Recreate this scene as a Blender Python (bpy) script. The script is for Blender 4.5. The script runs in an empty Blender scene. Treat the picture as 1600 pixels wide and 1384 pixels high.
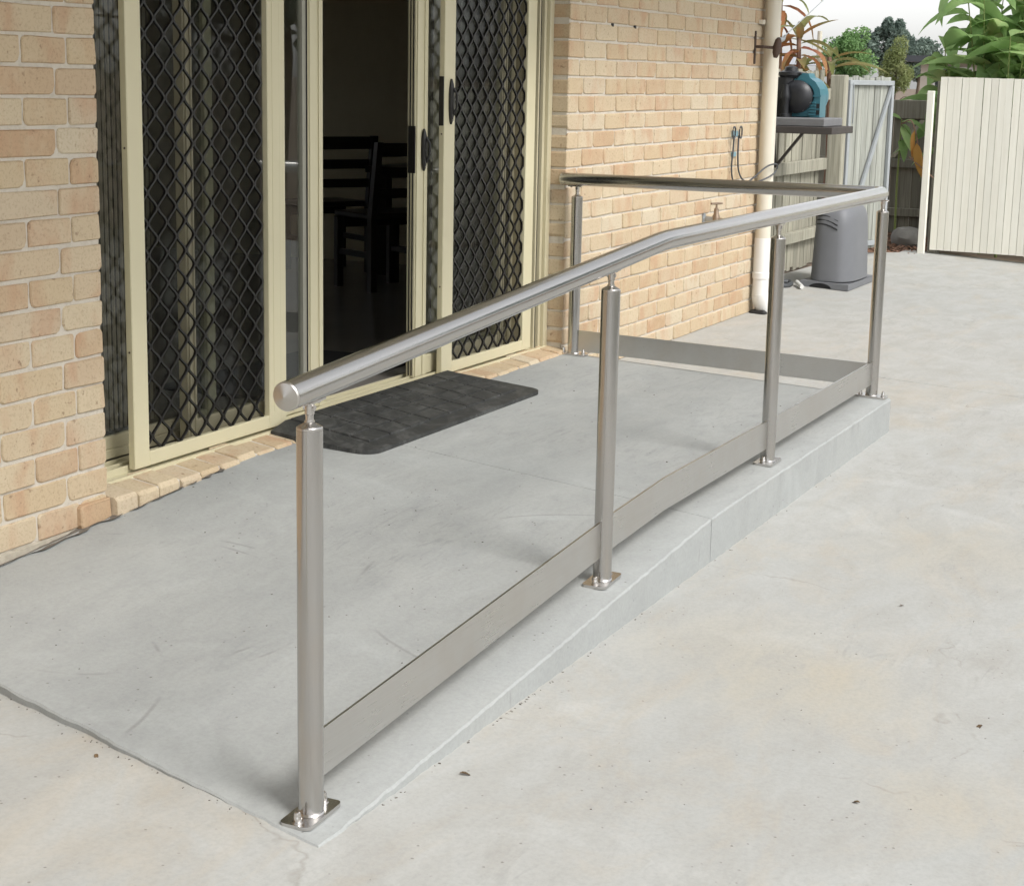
import bpy, math, random
import numpy as np
from mathutils import Vector, Matrix
random.seed(7)
scene = bpy.context.scene
COL = scene.collection

# ------------------------------------------------------------------ camera
cam_d = bpy.data.cameras.new("camera")
cam = bpy.data.objects.new("camera", cam_d)
COL.objects.link(cam)
CAM = Vector((-4.3337, -3.3703, 1.4942))
F = Vector((0.88977021, 0.40913229, -0.20228627))
RT = Vector((0.42136098, -0.9066815, 0.01958499))
UP = Vector((0.17539637, 0.10266169, 0.97913058))
cam.matrix_world = Matrix(((RT.x, UP.x, -F.x, CAM.x), (RT.y, UP.y, -F.y, CAM.y), (RT.z, UP.z, -F.z, CAM.z), (0, 0, 0, 1)))
cam_d.sensor_width = 36.0
cam_d.sensor_fit = 'HORIZONTAL'
cam_d.lens = 36.0 * 2767.9 / 1600.0
cam_d.clip_start = 0.05
cam_d.clip_end = 2000.0
scene.camera = cam

# ------------------------------------------------------------------ sky and sun (bright overcast)
SUN_DIR = Vector((-0.25, -0.75, 0.90)).normalized()      # towards the sun
world = bpy.data.worlds.new("World")
scene.world = world
world.use_nodes = True
wn = world.node_tree
for n in list(wn.nodes):
    wn.nodes.remove(n)
sky = wn.nodes.new('ShaderNodeTexSky')
sky.sky_type = 'NISHITA'
sky.sun_disc = False
sky.sun_elevation = math.asin(SUN_DIR.z)
sky.sun_rotation = math.atan2(SUN_DIR.x, SUN_DIR.y)
sky.air_density = 1.0
sky.dust_density = 1.5
sky.ozone_density = 1.0
hs = wn.nodes.new('ShaderNodeHueSaturation')
hs.inputs['Saturation'].default_value = 0.10
bg = wn.nodes.new('ShaderNodeBackground')
bg.inputs['Strength'].default_value = 0.125
wo = wn.nodes.new('ShaderNodeOutputWorld')
wn.links.new(sky.outputs[0], hs.inputs['Color'])
wn.links.new(hs.outputs[0], bg.inputs['Color'])
wn.links.new(bg.outputs[0], wo.inputs['Surface'])
sun_d = bpy.data.lights.new("sun", 'SUN')
sun_d.energy = 1.35
sun_d.angle = math.radians(20)
sun_d.color = (1.0, 0.975, 0.94)
sun = bpy.data.objects.new("sun", sun_d)
COL.objects.link(sun)
sun.rotation_euler = SUN_DIR.to_track_quat('Z', 'Y').to_euler()

scene.view_settings.view_transform = 'Standard'
scene.view_settings.look = 'None'
scene.view_settings.exposure = 1.0
scene.view_settings.gamma = 1.0
scene.view_settings.use_curve_mapping = False
scene.render.engine = 'CYCLES'
scene.cycles.max_bounces = 6
scene.cycles.diffuse_bounces = 3
scene.cycles.glossy_bounces = 4
scene.cycles.transparent_max_bounces = 12
scene.cycles.use_adaptive_sampling = True
scene.cycles.adaptive_threshold = 0.03
scene.cycles.use_denoising = True

# ------------------------------------------------------------------ material helpers
def new_mat(name):
    m = bpy.data.materials.new(name)
    m.use_nodes = True
    nt = m.node_tree
    b = nt.nodes.get('Principled BSDF')
    return m, nt, b

class NG:
    """tiny node-graph helper"""
    def __init__(s, nt): s.nt = nt
    def n(s, t, **kw):
        x = s.nt.nodes.new(t)
        for k, v in kw.items(): setattr(x, k, v)
        return x
    def l(s, a, b): s.nt.links.new(a, b)
    def noise(s, vec, scale, detail=4, rough=0.55, w=None, dist=0.0):
        x = s.n('ShaderNodeTexNoise')
        if w is not None:
            x.noise_dimensions = '4D'; s.l(w, x.inputs['W'])
        x.inputs['Scale'].default_value = scale
        x.inputs['Detail'].default_value = detail
        x.inputs['Roughness'].default_value = rough
        x.inputs['Distortion'].default_value = dist
        if vec is not None: s.l(vec, x.inputs['Vector'])
        return x.outputs['Fac']
    def ramp(s, fac, stops):
        x = s.n('ShaderNodeValToRGB')
        e = x.color_ramp.elements
        while len(e) < len(stops): e.new(0.5)
        for q, (p, c) in zip(e, stops):
            q.position = p
            q.color = (c[0], c[1], c[2], 1) if hasattr(c, '__len__') else (c, c, c, 1)
        s.l(fac, x.inputs['Fac'])
        return x.outputs['Color']
    def mix(s, fac, a, b, mode='MIX'):
        x = s.n('ShaderNodeMix', data_type='RGBA', blend_type=mode)
        for sock, v in ((x.inputs[0], fac), (x.inputs[6], a), (x.inputs[7], b)):
            if isinstance(v, (int, float)): sock.default_value = v
            elif isinstance(v, tuple): sock.default_value = (*v, 1) if len(v) == 3 else v
            else: s.l(v, sock)
        return x.outputs[2]
    def math(s, op, a, b=None):
        x = s.n('ShaderNodeMath', operation=op)
        for sock, v in zip(x.inputs, (a, b)):
            if v is None: continue
            if isinstance(v, (int, float)): sock.default_value = v
            else: s.l(v, sock)
        return x.outputs[0]
    def mapping(s, vec, scale=(1, 1, 1), rot=(0, 0, 0)):
        x = s.n('ShaderNodeMapping')
        x.inputs['Scale'].default_value = scale
        x.inputs['Rotation'].default_value = rot
        s.l(vec, x.inputs['Vector'])
        return x.outputs[0]
    def bump(s, h, strength, dist, b):
        x = s.n('ShaderNodeBump')
        x.inputs['Strength'].default_value = strength
        x.inputs['Distance'].default_value = dist
        s.l(h, x.inputs['Height'])
        s.l(x.outputs[0], b.inputs['Normal'])
        return x
    def pos(s): return s.n('ShaderNodeNewGeometry').outputs['Position']
    def obj(s): return s.n('ShaderNodeTexCoord').outputs['Object']
    def rnd(s): return s.n('ShaderNodeObjectInfo').outputs['Random']

MAT = {}
def simple(name, col, rough=0.5, metal=0.0, var=0.08, scale=12.0, bump=0.0, spec=0.5, stretch=(1, 1, 1), rnd=0.0):
    m, nt, b = new_mat(name)
    g = NG(nt)
    v = g.mapping(g.pos(), stretch)
    f = g.noise(v, scale, 5, 0.6)
    c = g.mix(f, tuple(max(0, x * (1 - var)) for x in col), tuple(min(1, x * (1 + var)) for x in col))
    if rnd:
        r = g.math('ADD', g.math('MULTIPLY', g.rnd(), 2 * rnd), 1 - rnd)
        cc = g.n('ShaderNodeCombineColor')
        for i in range(3): g.l(r, cc.inputs[i])
        c = g.mix(1.0, c, cc.outputs[0], 'MULTIPLY')
    g.l(c, b.inputs['Base Color'])
    b.inputs['Metallic'].default_value = metal
    b.inputs['Roughness'].default_value = rough
    b.inputs['Specular IOR Level'].default_value = spec
    if bump: g.bump(f, bump, 0.004, b)
    MAT[name] = m
    return m

def concrete(name, base, warm, stain, spk=0.5, rust=0.0, crack=0.0, spots=(), arcs=False):
    m, nt, b = new_mat(name)
    g = NG(nt)
    p = g.pos()
    big = g.noise(p, 0.9, 4, 0.6, dist=0.6)
    mid = g.noise(g.mapping(p, (1.0, 2.2, 1)), 3.2, 5, 0.66, dist=0.4)
    fine = g.noise(p, 75, 3, 0.75)
    c = g.mix(g.ramp(big, [(0.33, 0), (0.68, 1)]), base, warm)
    c = g.mix(g.math('MULTIPLY', g.ramp(mid, [(0.40, 0), (0.70, 1)]), 0.9), c, stain)
    # scuffs and trowel marks in patches
    sc = g.noise(g.mapping(p, (4.0, 20.0, 1), (0, 0, 0.5)), 1.0, 3, 0.6, dist=2.5)
    patch = g.ramp(big, [(0.48, 0), (0.60, 1)])
    c = g.mix(g.math('MULTIPLY', g.math('MULTIPLY', g.ramp(sc, [(0.54, 0), (0.68, 1)]), patch), 0.38), c, tuple(x * 0.65 for x in base))
    # pale dry-out blooms
    bl = g.noise(p, 2.1, 4, 0.6, dist=1.0)
    c = g.mix(g.math('MULTIPLY', g.ramp(bl, [(0.56, 0), (0.72, 1)]), 0.5), c, tuple(min(1, x * 1.22) for x in base))
    if rust:
        ru = g.noise(g.mapping(p, (0.8, 2.0, 1), (0, 0, -0.35)), 1.5, 6, 0.72, dist=1.0)
        c = g.mix(g.math('MULTIPLY', g.ramp(ru, [(0.50, 0), (0.70, 1)]), rust), c, (0.47, 0.385, 0.27))
    def dist_to(q):
        v = g.n('ShaderNodeVectorMath', operation='DISTANCE'); g.l(p, v.inputs[0]); v.inputs[1].default_value = q
        return v.outputs['Value']
    for (sx_, sy_, sr_) in spots:      # old rust and mud stains
        dd = g.math('ADD', g.math('DIVIDE', dist_to((sx_, sy_, -0.08)), sr_), g.math('MULTIPLY', g.math('SUBTRACT', mid, 0.5), 2.6))
        c = g.mix(g.math('MULTIPLY', g.ramp(dd, [(0.1, 1), (1.1, 0)]), 0.30), c, (0.42, 0.37, 0.275))
    if arcs:                           # curved scuffs left by a trolley wheel
        for (ax_, ay_, r_) in ((-0.55, -0.45, 0.50), (-0.55, -0.47, 0.545), (-1.25, -0.35, 0.62), (0.2, -1.6, 0.72)):
            ra = g.math('ABSOLUTE', g.math('SUBTRACT', g.math('ADD', dist_to((ax_, ay_, 0.06)), g.math('MULTIPLY', big, 0.05)), r_ + 0.025))
            fa_ = g.math('MULTIPLY', g.ramp(ra, [(0.002, 1), (0.007, 0)]), g.ramp(bl, [(0.50, 0), (0.60, 1)]))
            c = g.mix(g.math('MULTIPLY', fa_, 0.45), c, (0.17, 0.165, 0.155))
    c = g.mix(g.math('MULTIPLY', g.ramp(fine, [(0.3, 1), (0.6, 0)]), 0.22), c, tuple(x * 0.55 for x in base))
    vo = g.n('ShaderNodeTexVoronoi')
    vo.inputs['Scale'].default_value = 26
    g.l(p, vo.inputs['Vector'])
    spk_f = g.math('MULTIPLY', g.ramp(vo.outputs['Distance'], [(0.05, 1), (0.11, 0)]), g.ramp(mid, [(0.48, 0), (0.58, 1)]))
    c = g.mix(g.math('MULTIPLY', spk_f, spk), c, (0.14, 0.13, 0.11))
    if crack:
        ad = g.n('ShaderNodeVectorMath', operation='ADD'); g.l(p, ad.inputs[0])
        nv = g.n('ShaderNodeTexNoise'); nv.inputs['Scale'].default_value = 3.0; nv.inputs['Detail'].default_value = 4
        g.l(p, nv.inputs['Vector'])
        sv = g.n('ShaderNodeVectorMath', operation='SCALE'); sv.inputs['Scale'].default_value = 0.5
        g.l(nv.outputs['Color'], sv.inputs[0]); g.l(sv.outputs[0], ad.inputs[1])
        vc = g.n('ShaderNodeTexVoronoi', feature='DISTANCE_TO_EDGE'); vc.inputs['Scale'].default_value = 0.55
        g.l(ad.outputs[0], vc.inputs['Vector'])
        cf = g.math('MULTIPLY', g.ramp(vc.outputs['Distance'], [(0.0012, 1), (0.004, 0)]), g.ramp(bl, [(0.46, 0), (0.56, 1)]))
        c = g.mix(g.math('MULTIPLY', cf, crack), c, (0.20, 0.175, 0.14))
    g.l(c, b.inputs['Base Color'])
    r = g.ramp(mid, [(0.3, 0.62), (0.7, 0.82)])
    g.l(r, b.inputs['Roughness'])
    b.inputs['Specular IOR Level'].default_value = 0.35
    h = g.math('ADD', g.math('MULTIPLY', fine, 0.45), g.math('SUBTRACT', g.math('MULTIPLY', mid, 0.8), g.math('MULTIPLY', spk_f, 0.6)))
    g.bump(h, 0.45, 0.004, b)
    MAT[name] = m

concrete('old_concrete', (0.395, 0.40, 0.385), (0.42, 0.417, 0.395), (0.36, 0.352, 0.325), 0.6, 0.3, 0.35, spots=((0.28, -1.98, 0.42), (0.03, -2.25, 0.40), (1.74, -2.32, 0.5), (-0.45, -2.70, 0.25)))
concrete('new_concrete', (0.352, 0.366, 0.36), (0.372, 0.38, 0.368), (0.318, 0.328, 0.322), 0.8, arcs=True)

def brick_mat():
    m, nt, b = new_mat('brick')
    g = NG(nt)
    o, r = g.obj(), g.rnd()
    w = g.math('MULTIPLY', r, 57.0)
    tone = g.ramp(r, [(0.0, (0.535, 0.43, 0.285)), (0.18, (0.50, 0.38, 0.245)), (0.36, (0.56, 0.465, 0.325)), (0.52, (0.52, 0.41, 0.275)),
                      (0.68, (0.555, 0.475, 0.35)), (0.84, (0.475, 0.335, 0.21)), (1.0, (0.565, 0.47, 0.33))])
    blush = g.noise(g.mapping(o, (1, 1, 0.6)), 7.0, 3, 0.5, w=w, dist=0.4)
    c = g.mix(g.math('MULTIPLY', g.ramp(blush, [(0.50, 0), (0.65, 1)]), 0.5), tone, (0.46, 0.265, 0.16))
    pale = g.noise(o, 9.0, 4, 0.6, w=g.math('ADD', w, 11.0))
    c = g.mix(g.math('MULTIPLY', g.ramp(pale, [(0.50, 0), (0.72, 1)]), 0.45), c, (0.58, 0.49, 0.35))
    fine = g.noise(o, 110, 3, 0.7, w=w)
    c = g.mix(g.math('MULTIPLY', g.ramp(fine, [(0.30, 1), (0.50, 0)]), 0.42), c, (0.26, 0.18, 0.11))
    pit = g.noise(o, 38, 3, 0.5, w=w)
    pf = g.ramp(pit, [(0.28, 1), (0.35, 0)])
    c = g.mix(g.math('MULTIPLY', pf, 0.6), c, (0.20, 0.12, 0.07))
    g.l(c, b.inputs['Base Color'])
    b.inputs['Roughness'].default_value = 0.86
    b.inputs['Specular IOR Level'].default_value = 0.25
    h = g.math('SUBTRACT', g.math('ADD', g.math('MULTIPLY', fine, 0.5), g.math('MULTIPLY', blush, 0.6)), g.math('MULTIPLY', pf, 0.6))
    g.bump(h, 0.5, 0.004, b)
    MAT['brick'] = m
brick_mat()

def mortar_mat():
    m, nt, b = new_mat('mortar')
    g = NG(nt)
    p = g.pos()
    f = g.noise(p, 40, 6, 0.7)
    k = g.noise(p, 3, 4, 0.6)
    c = g.mix(k, (0.55, 0.50, 0.42), (0.64, 0.59, 0.51))
    c = g.mix(g.math('MULTIPLY', g.ramp(f, [(0.30, 1), (0.5, 0)]), 0.35), c, (0.34, 0.29, 0.22))
    # dirt where the wall meets the paving
    sx = g.n('ShaderNodeSeparateXYZ'); g.l(p, sx.inputs[0])
    low = g.ramp(g.math('ADD', sx.outputs[2], g.math('MULTIPLY', k, 0.05)), [(0.06, 1), (0.13, 0)])
    c = g.mix(g.math('MULTIPLY', low, 0.45), c, (0.20, 0.17, 0.13))
    g.l(c, b.inputs['Base Color'])
    b.inputs['Roughness'].default_value = 0.92
    b.inputs['Specular IOR Level'].default_value = 0.2
    g.bump(f, 0.8, 0.006, b)
    MAT['mortar'] = m
mortar_mat()

def steel_mat(name, stretch, base=(0.50, 0.48, 0.45), r0=0.13, r1=0.25):
    m, nt, b = new_mat(name)
    g = NG(nt)
    o = g.obj()
    br = g.noise(g.mapping(o, stretch), 1.0, 5, 0.7)
    cl = g.noise(o, 5.0, 4, 0.6)
    c = g.mix(br, tuple(x * 0.9 for x in base), tuple(min(1, x * 1.08) for x in base))
    c = g.mix(g.math('MULTIPLY', g.ramp(cl, [(0.45, 0), (0.7, 1)]), 0.25), c, (0.50, 0.44, 0.38))
    g.l(c, b.inputs['Base Color'])
    b.inputs['Metallic'].default_value = 1.0
    rr = g.n('ShaderNodeMapRange')
    rr.inputs['To Min'].default_value = r0; rr.inputs['To Max'].default_value = r1
    g.l(g.math('ADD', g.math('MULTIPLY', br, 0.5), g.math('MULTIPLY', cl, 0.5)), rr.inputs['Value'])
    g.l(rr.outputs[0], b.inputs['Roughness'])
    g.bump(br, 0.015, 0.001, b)
    MAT[name] = m
steel_mat('steel_post', (140, 140, 1.2), base=(0.50, 0.49, 0.475))
steel_mat('steel_rail', (1.5, 40, 120), base=(0.51, 0.50, 0.485))
steel_mat('steel_plate', (2, 40, 200), base=(0.60, 0.595, 0.58), r0=0.22, r1=0.36)
steel_mat('steel_cap', (30, 30, 30), base=(0.55, 0.53, 0.50), r0=0.26, r1=0.36)
steel_mat('steel_bright', (20, 20, 20), base=(0.62, 0.60, 0.58), r0=0.14, r1=0.28)

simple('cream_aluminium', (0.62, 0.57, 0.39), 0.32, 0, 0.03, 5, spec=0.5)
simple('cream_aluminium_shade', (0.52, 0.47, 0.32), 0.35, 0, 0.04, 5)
simple('grey_aluminium', (0.36, 0.35, 0.29), 0.4, 0.3, 0.05, 5)
simple('black_paint', (0.010, 0.009, 0.008), 0.42, 0, 0.1, 20)
simple('black_gasket', (0.012, 0.011, 0.010), 0.7, 0, 0.1, 20)
simple('vane_fabric', (0.66, 0.58, 0.48), 0.8, 0, 0.08, 6, rnd=0.15)
simple('vane_fabric_dark', (0.20, 0.175, 0.15), 0.8, 0, 0.08, 6, rnd=0.25)
simple('plaster', (0.66, 0.60, 0.44), 0.85, 0, 0.04, 3)
simple('ceiling_paint', (0.75, 0.74, 0.70), 0.85, 0, 0.03, 3)
simple('floor_tile', (0.30, 0.28, 0.25), 0.22, 0, 0.15, 3)
simple('dark_timber', (0.020, 0.016, 0.013), 0.4, 0, 0.25, 10, stretch=(1, 1, 6))
simple('doormat', (0.02, 0.02, 0.02), 0.95, 0, 0.3, 120, bump=0.5)
simple('pvc_cream', (0.66, 0.62, 0.52), 0.38, 0, 0.06, 4)
simple('pvc_white', (0.76, 0.76, 0.74), 0.32, 0, 0.04, 4)
simple('brass_aged', (0.30, 0.23, 0.17), 0.45, 0.8, 0.2, 40)
simple('galvanised', (0.42, 0.44, 0.45), 0.42, 0.9, 0.12, 25)
simple('rusty_iron', (0.075, 0.05, 0.038), 0.75, 0.3, 0.4, 40, bump=0.4)
simple('cable_black', (0.06, 0.065, 0.07), 0.5, 0, 0.1, 30)
simple('blue_plastic', (0.20, 0.33, 0.38), 0.45, 0, 0.1, 30)
simple('pump_teal', (0.04, 0.155, 0.20), 0.35, 0, 0.1, 15)
simple('pump_black', (0.016, 0.017, 0.020), 0.42, 0, 0.2, 15)
simple('slab_grey', (0.17, 0.17, 0.175), 0.75, 0, 0.15, 18, bump=0.3)
simple('slab_dark', (0.055, 0.047, 0.043), 0.8, 0, 0.25, 10, bump=0.3)
simple('cover_grey', (0.155, 0.16, 0.172), 0.55, 0, 0.13, 5)
simple('cover_slot', (0.02, 0.02, 0.022), 0.8, 0, 0.1, 5)
simple('grey_stone', (0.21, 0.205, 0.19), 0.9, 0, 0.3, 14, bump=0.6)
simple('soil', (0.16, 0.12, 0.085), 0.95, 0, 0.3, 9, bump=0.6)
simple('lawn', (0.10, 0.13, 0.05), 0.95, 0, 0.3, 6, bump=0.6)
simple('bark', (0.15, 0.085, 0.055), 0.9, 0, 0.4, 30, rnd=0.4)
simple('dead_leaf', (0.12, 0.075, 0.035), 0.8, 0, 0.3, 40, rnd=0.4)
simple('dirt_dark', (0.15, 0.135, 0.115), 0.95, 0, 0.5, 30, bump=0.5)
simple('footing', (0.40, 0.36, 0.29), 0.95, 0, 0.35, 25, bump=0.9)
simple('soffit_paint', (0.62, 0.58, 0.50), 0.7, 0, 0.03, 3)
simple('roof_dark', (0.06, 0.065, 0.075), 0.7, 0, 0.15, 5)
simple('roof_grey', (0.30, 0.31, 0.34), 0.6, 0, 0.1, 2)
simple('neighbour_wall', (0.60, 0.54, 0.47), 0.85, 0, 0.05, 2)
simple('window_dark', (0.03, 0.035, 0.04), 0.1, 0, 0.1, 2)
simple('trunk', (0.14, 0.105, 0.075), 0.9, 0, 0.35, 12, bump=0.6, stretch=(1, 1, 0.3))
simple('cane_stem', (0.20, 0.25, 0.08), 0.6, 0, 0.2, 10)
simple('cordyline_stem', (0.22, 0.13, 0.09), 0.8, 0, 0.25, 20)

def timber(name, a, c2, dark, rnd=0.2, rough=0.85, streak=1.0):
    m, nt, b = new_mat(name)
    g = NG(nt)
    o, r = g.obj(), g.rnd()
    w = g.math('MULTIPLY', r, 31.0)
    gr = g.noise(g.mapping(o, (38, 38, 1.6)), 1.0, 6, 0.65, w=w, dist=0.3)
    bl = g.noise(g.mapping(o, (6, 6, 1.4)), 1.0, 4, 0.6, w=w)
    c = g.mix(g.ramp(bl, [(0.3, 0), (0.7, 1)]), a, c2)
    c = g.mix(g.math('MULTIPLY', g.ramp(gr, [(0.42, 1), (0.58, 0)]), 0.5 * streak), c, dark)
    k = g.math('ADD', g.math('MULTIPLY', r, 2 * rnd), 1 - rnd)
    cc = g.n('ShaderNodeCombineColor')
    for i in range(3): g.l(k, cc.inputs[i])
    c = g.mix(1.0, c, cc.outputs[0], 'MULTIPLY')
    g.l(c, b.inputs['Base Color'])
    b.inputs['Roughness'].default_value = rough
    b.inputs['Specular IOR Level'].default_value = 0.25
    g.bump(gr, 0.5 * streak, 0.004, b)
    MAT[name] = m
timber('paling_grey', (0.30, 0.29, 0.235), (0.38, 0.36, 0.29), (0.13, 0.125, 0.095))
timber('paling_dark', (0.20, 0.19, 0.16), (0.26, 0.25, 0.205), (0.10, 0.095, 0.075))
timber('gate_timber', (0.32, 0.33, 0.30), (0.41, 0.42, 0.375), (0.18, 0.18, 0.155), rnd=0.12)
timber('gate_steel', (0.31, 0.33, 0.345), (0.36, 0.38, 0.39), (0.22, 0.24, 0.25), rnd=0.05, rough=0.5, streak=0.2)
timber('cream_board', (0.77, 0.75, 0.66), (0.80, 0.785, 0.70), (0.60, 0.56, 0.46), rnd=0.05, rough=0.6, streak=0.35)

def leaf_mat(name, stops, trans=0.35, rough=0.45):
    m, nt, b = new_mat(name)
    g = NG(nt)
    p = g.pos()
    at = g.n('ShaderNodeAttribute', attribute_name='tone')
    f = g.math('ADD', g.math('MULTIPLY', at.outputs['Fac'], 0.8), g.math('MULTIPLY', g.noise(p, 6, 3, 0.5), 0.2))
    c = g.ramp(f, stops)
    g.l(c, b.inputs['Base Color'])
    b.inputs['Roughness'].default_value = rough
    b.inputs['Specular IOR Level'].default_value = 0.3
    tr = g.n('ShaderNodeBsdfTranslucent')
    g.l(c, tr.inputs['Color'])
    mx = g.n('ShaderNodeMixShader')
    mx.inputs[0].default_value = trans
    g.l(b.outputs[0], mx.inputs[1]); g.l(tr.outputs[0], mx.inputs[2])
    g.l(mx.outputs[0], nt.nodes['Material Output'].inputs['Surface'])
    MAT[name] = m
leaf_mat('leaf_green', [(0.1, (0.11, 0.20, 0.08)), (0.5, (0.17, 0.30, 0.11)), (0.95, (0.25, 0.40, 0.16))])
leaf_mat('leaf_dark', [(0.1, (0.13, 0.18, 0.155)), (0.9, (0.20, 0.26, 0.21))])  # lightened and blued, haze over the far trees is in the colour
leaf_mat('leaf_pale', [(0.1, (0.20, 0.25, 0.09)), (0.9, (0.34, 0.37, 0.17))])
leaf_mat('leaf_big', [(0.0, (0.21, 0.34, 0.13)), (0.35, (0.30, 0.46, 0.18)), (0.7, (0.40, 0.54, 0.24)), (1.0, (0.54, 0.56, 0.26))], 0.55, 0.5)
leaf_mat('leaf_red', [(0.0, (0.20, 0.25, 0.09)), (0.45, (0.28, 0.24, 0.10)), (0.7, (0.42, 0.20, 0.08)), (1.0, (0.36, 0.13, 0.10))], 0.4, 0.4)
leaf_mat('leaf_orange', [(0.0, (0.42, 0.20, 0.06)), (1.0, (0.52, 0.30, 0.08))], 0.35, 0.6)

def rubber_mat():
    m, nt, b = new_mat('rubber')
    g = NG(nt)
    p = g.pos()
    d = g.noise(p, 13, 5, 0.7, dist=1.2)
    s = g.noise(g.mapping(p, (1, 6, 1), (0, 0, 0.6)), 6, 5, 0.7, dist=1.5)
    f = g.math('MULTIPLY', g.ramp(d, [(0.44, 0), (0.72, 1)]), g.ramp(s, [(0.35, 0.2), (0.65, 1)]))
    sx = g.n('ShaderNodeSeparateXYZ'); g.l(p, sx.inputs[0])
    f = g.math('MULTIPLY', f, g.ramp(sx.outputs[1], [(-0.0, 1.0), (0.12, 0.25)]))
    c = g.mix(f, (0.028, 0.029, 0.028), (0.125, 0.125, 0.12))
    g.l(c, b.inputs['Base Color'])
    b.inputs['Roughness'].default_value = 0.62
    b.inputs['Specular IOR Level'].default_value = 0.4
    g.bump(g.noise(p, 120, 4, 0.6), 0.25, 0.002, b)
    MAT['rubber'] = m
rubber_mat()

def glass_mat():
    m, nt, b = new_mat('glass')
    g = NG(nt)
    lw = g.n('ShaderNodeLayerWeight'); lw.inputs['Blend'].default_value = 0.5
    fres = g.math('ADD', g.math('MULTIPLY', g.math('POWER', lw.outputs['Facing'], 4.6), 0.95), 0.045)
    tp = g.n('ShaderNodeBsdfTransparent'); tp.inputs['Color'].default_value = (0.88, 0.90, 0.88, 1)
    gl = g.n('ShaderNodeBsdfGlossy'); gl.inputs['Roughness'].default_value = 0.005
    gl.inputs['Color'].default_value = (1, 1, 1, 1)
    mx = g.n('ShaderNodeMixShader')
    g.l(fres, mx.inputs[0]); g.l(tp.outputs[0], mx.inputs[1]); g.l(gl.outputs[0], mx.inputs[2])
    g.l(mx.outputs[0], nt.nodes['Material Output'].inputs['Surface'])
    MAT['glass'] = m
glass_mat()

def fly_mat():
    m, nt, b = new_mat('fly_mesh')
    g = NG(nt)
    tp = g.n('ShaderNodeBsdfTransparent')
    b.inputs['Base Color'].default_value = (0.008, 0.0075, 0.007, 1); b.inputs['Specular IOR Level'].default_value = 0.1; b.inputs['Roughness'].default_value = 0.7
    mx = g.n('ShaderNodeMixShader'); mx.inputs[0].default_value = 0.40
    g.l(tp.outputs[0], mx.inputs[1]); g.l(b.outputs[0], mx.inputs[2])
    g.l(mx.outputs[0], nt.nodes['Material Output'].inputs['Surface'])
    MAT['fly_mesh'] = m
fly_mat()

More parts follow.
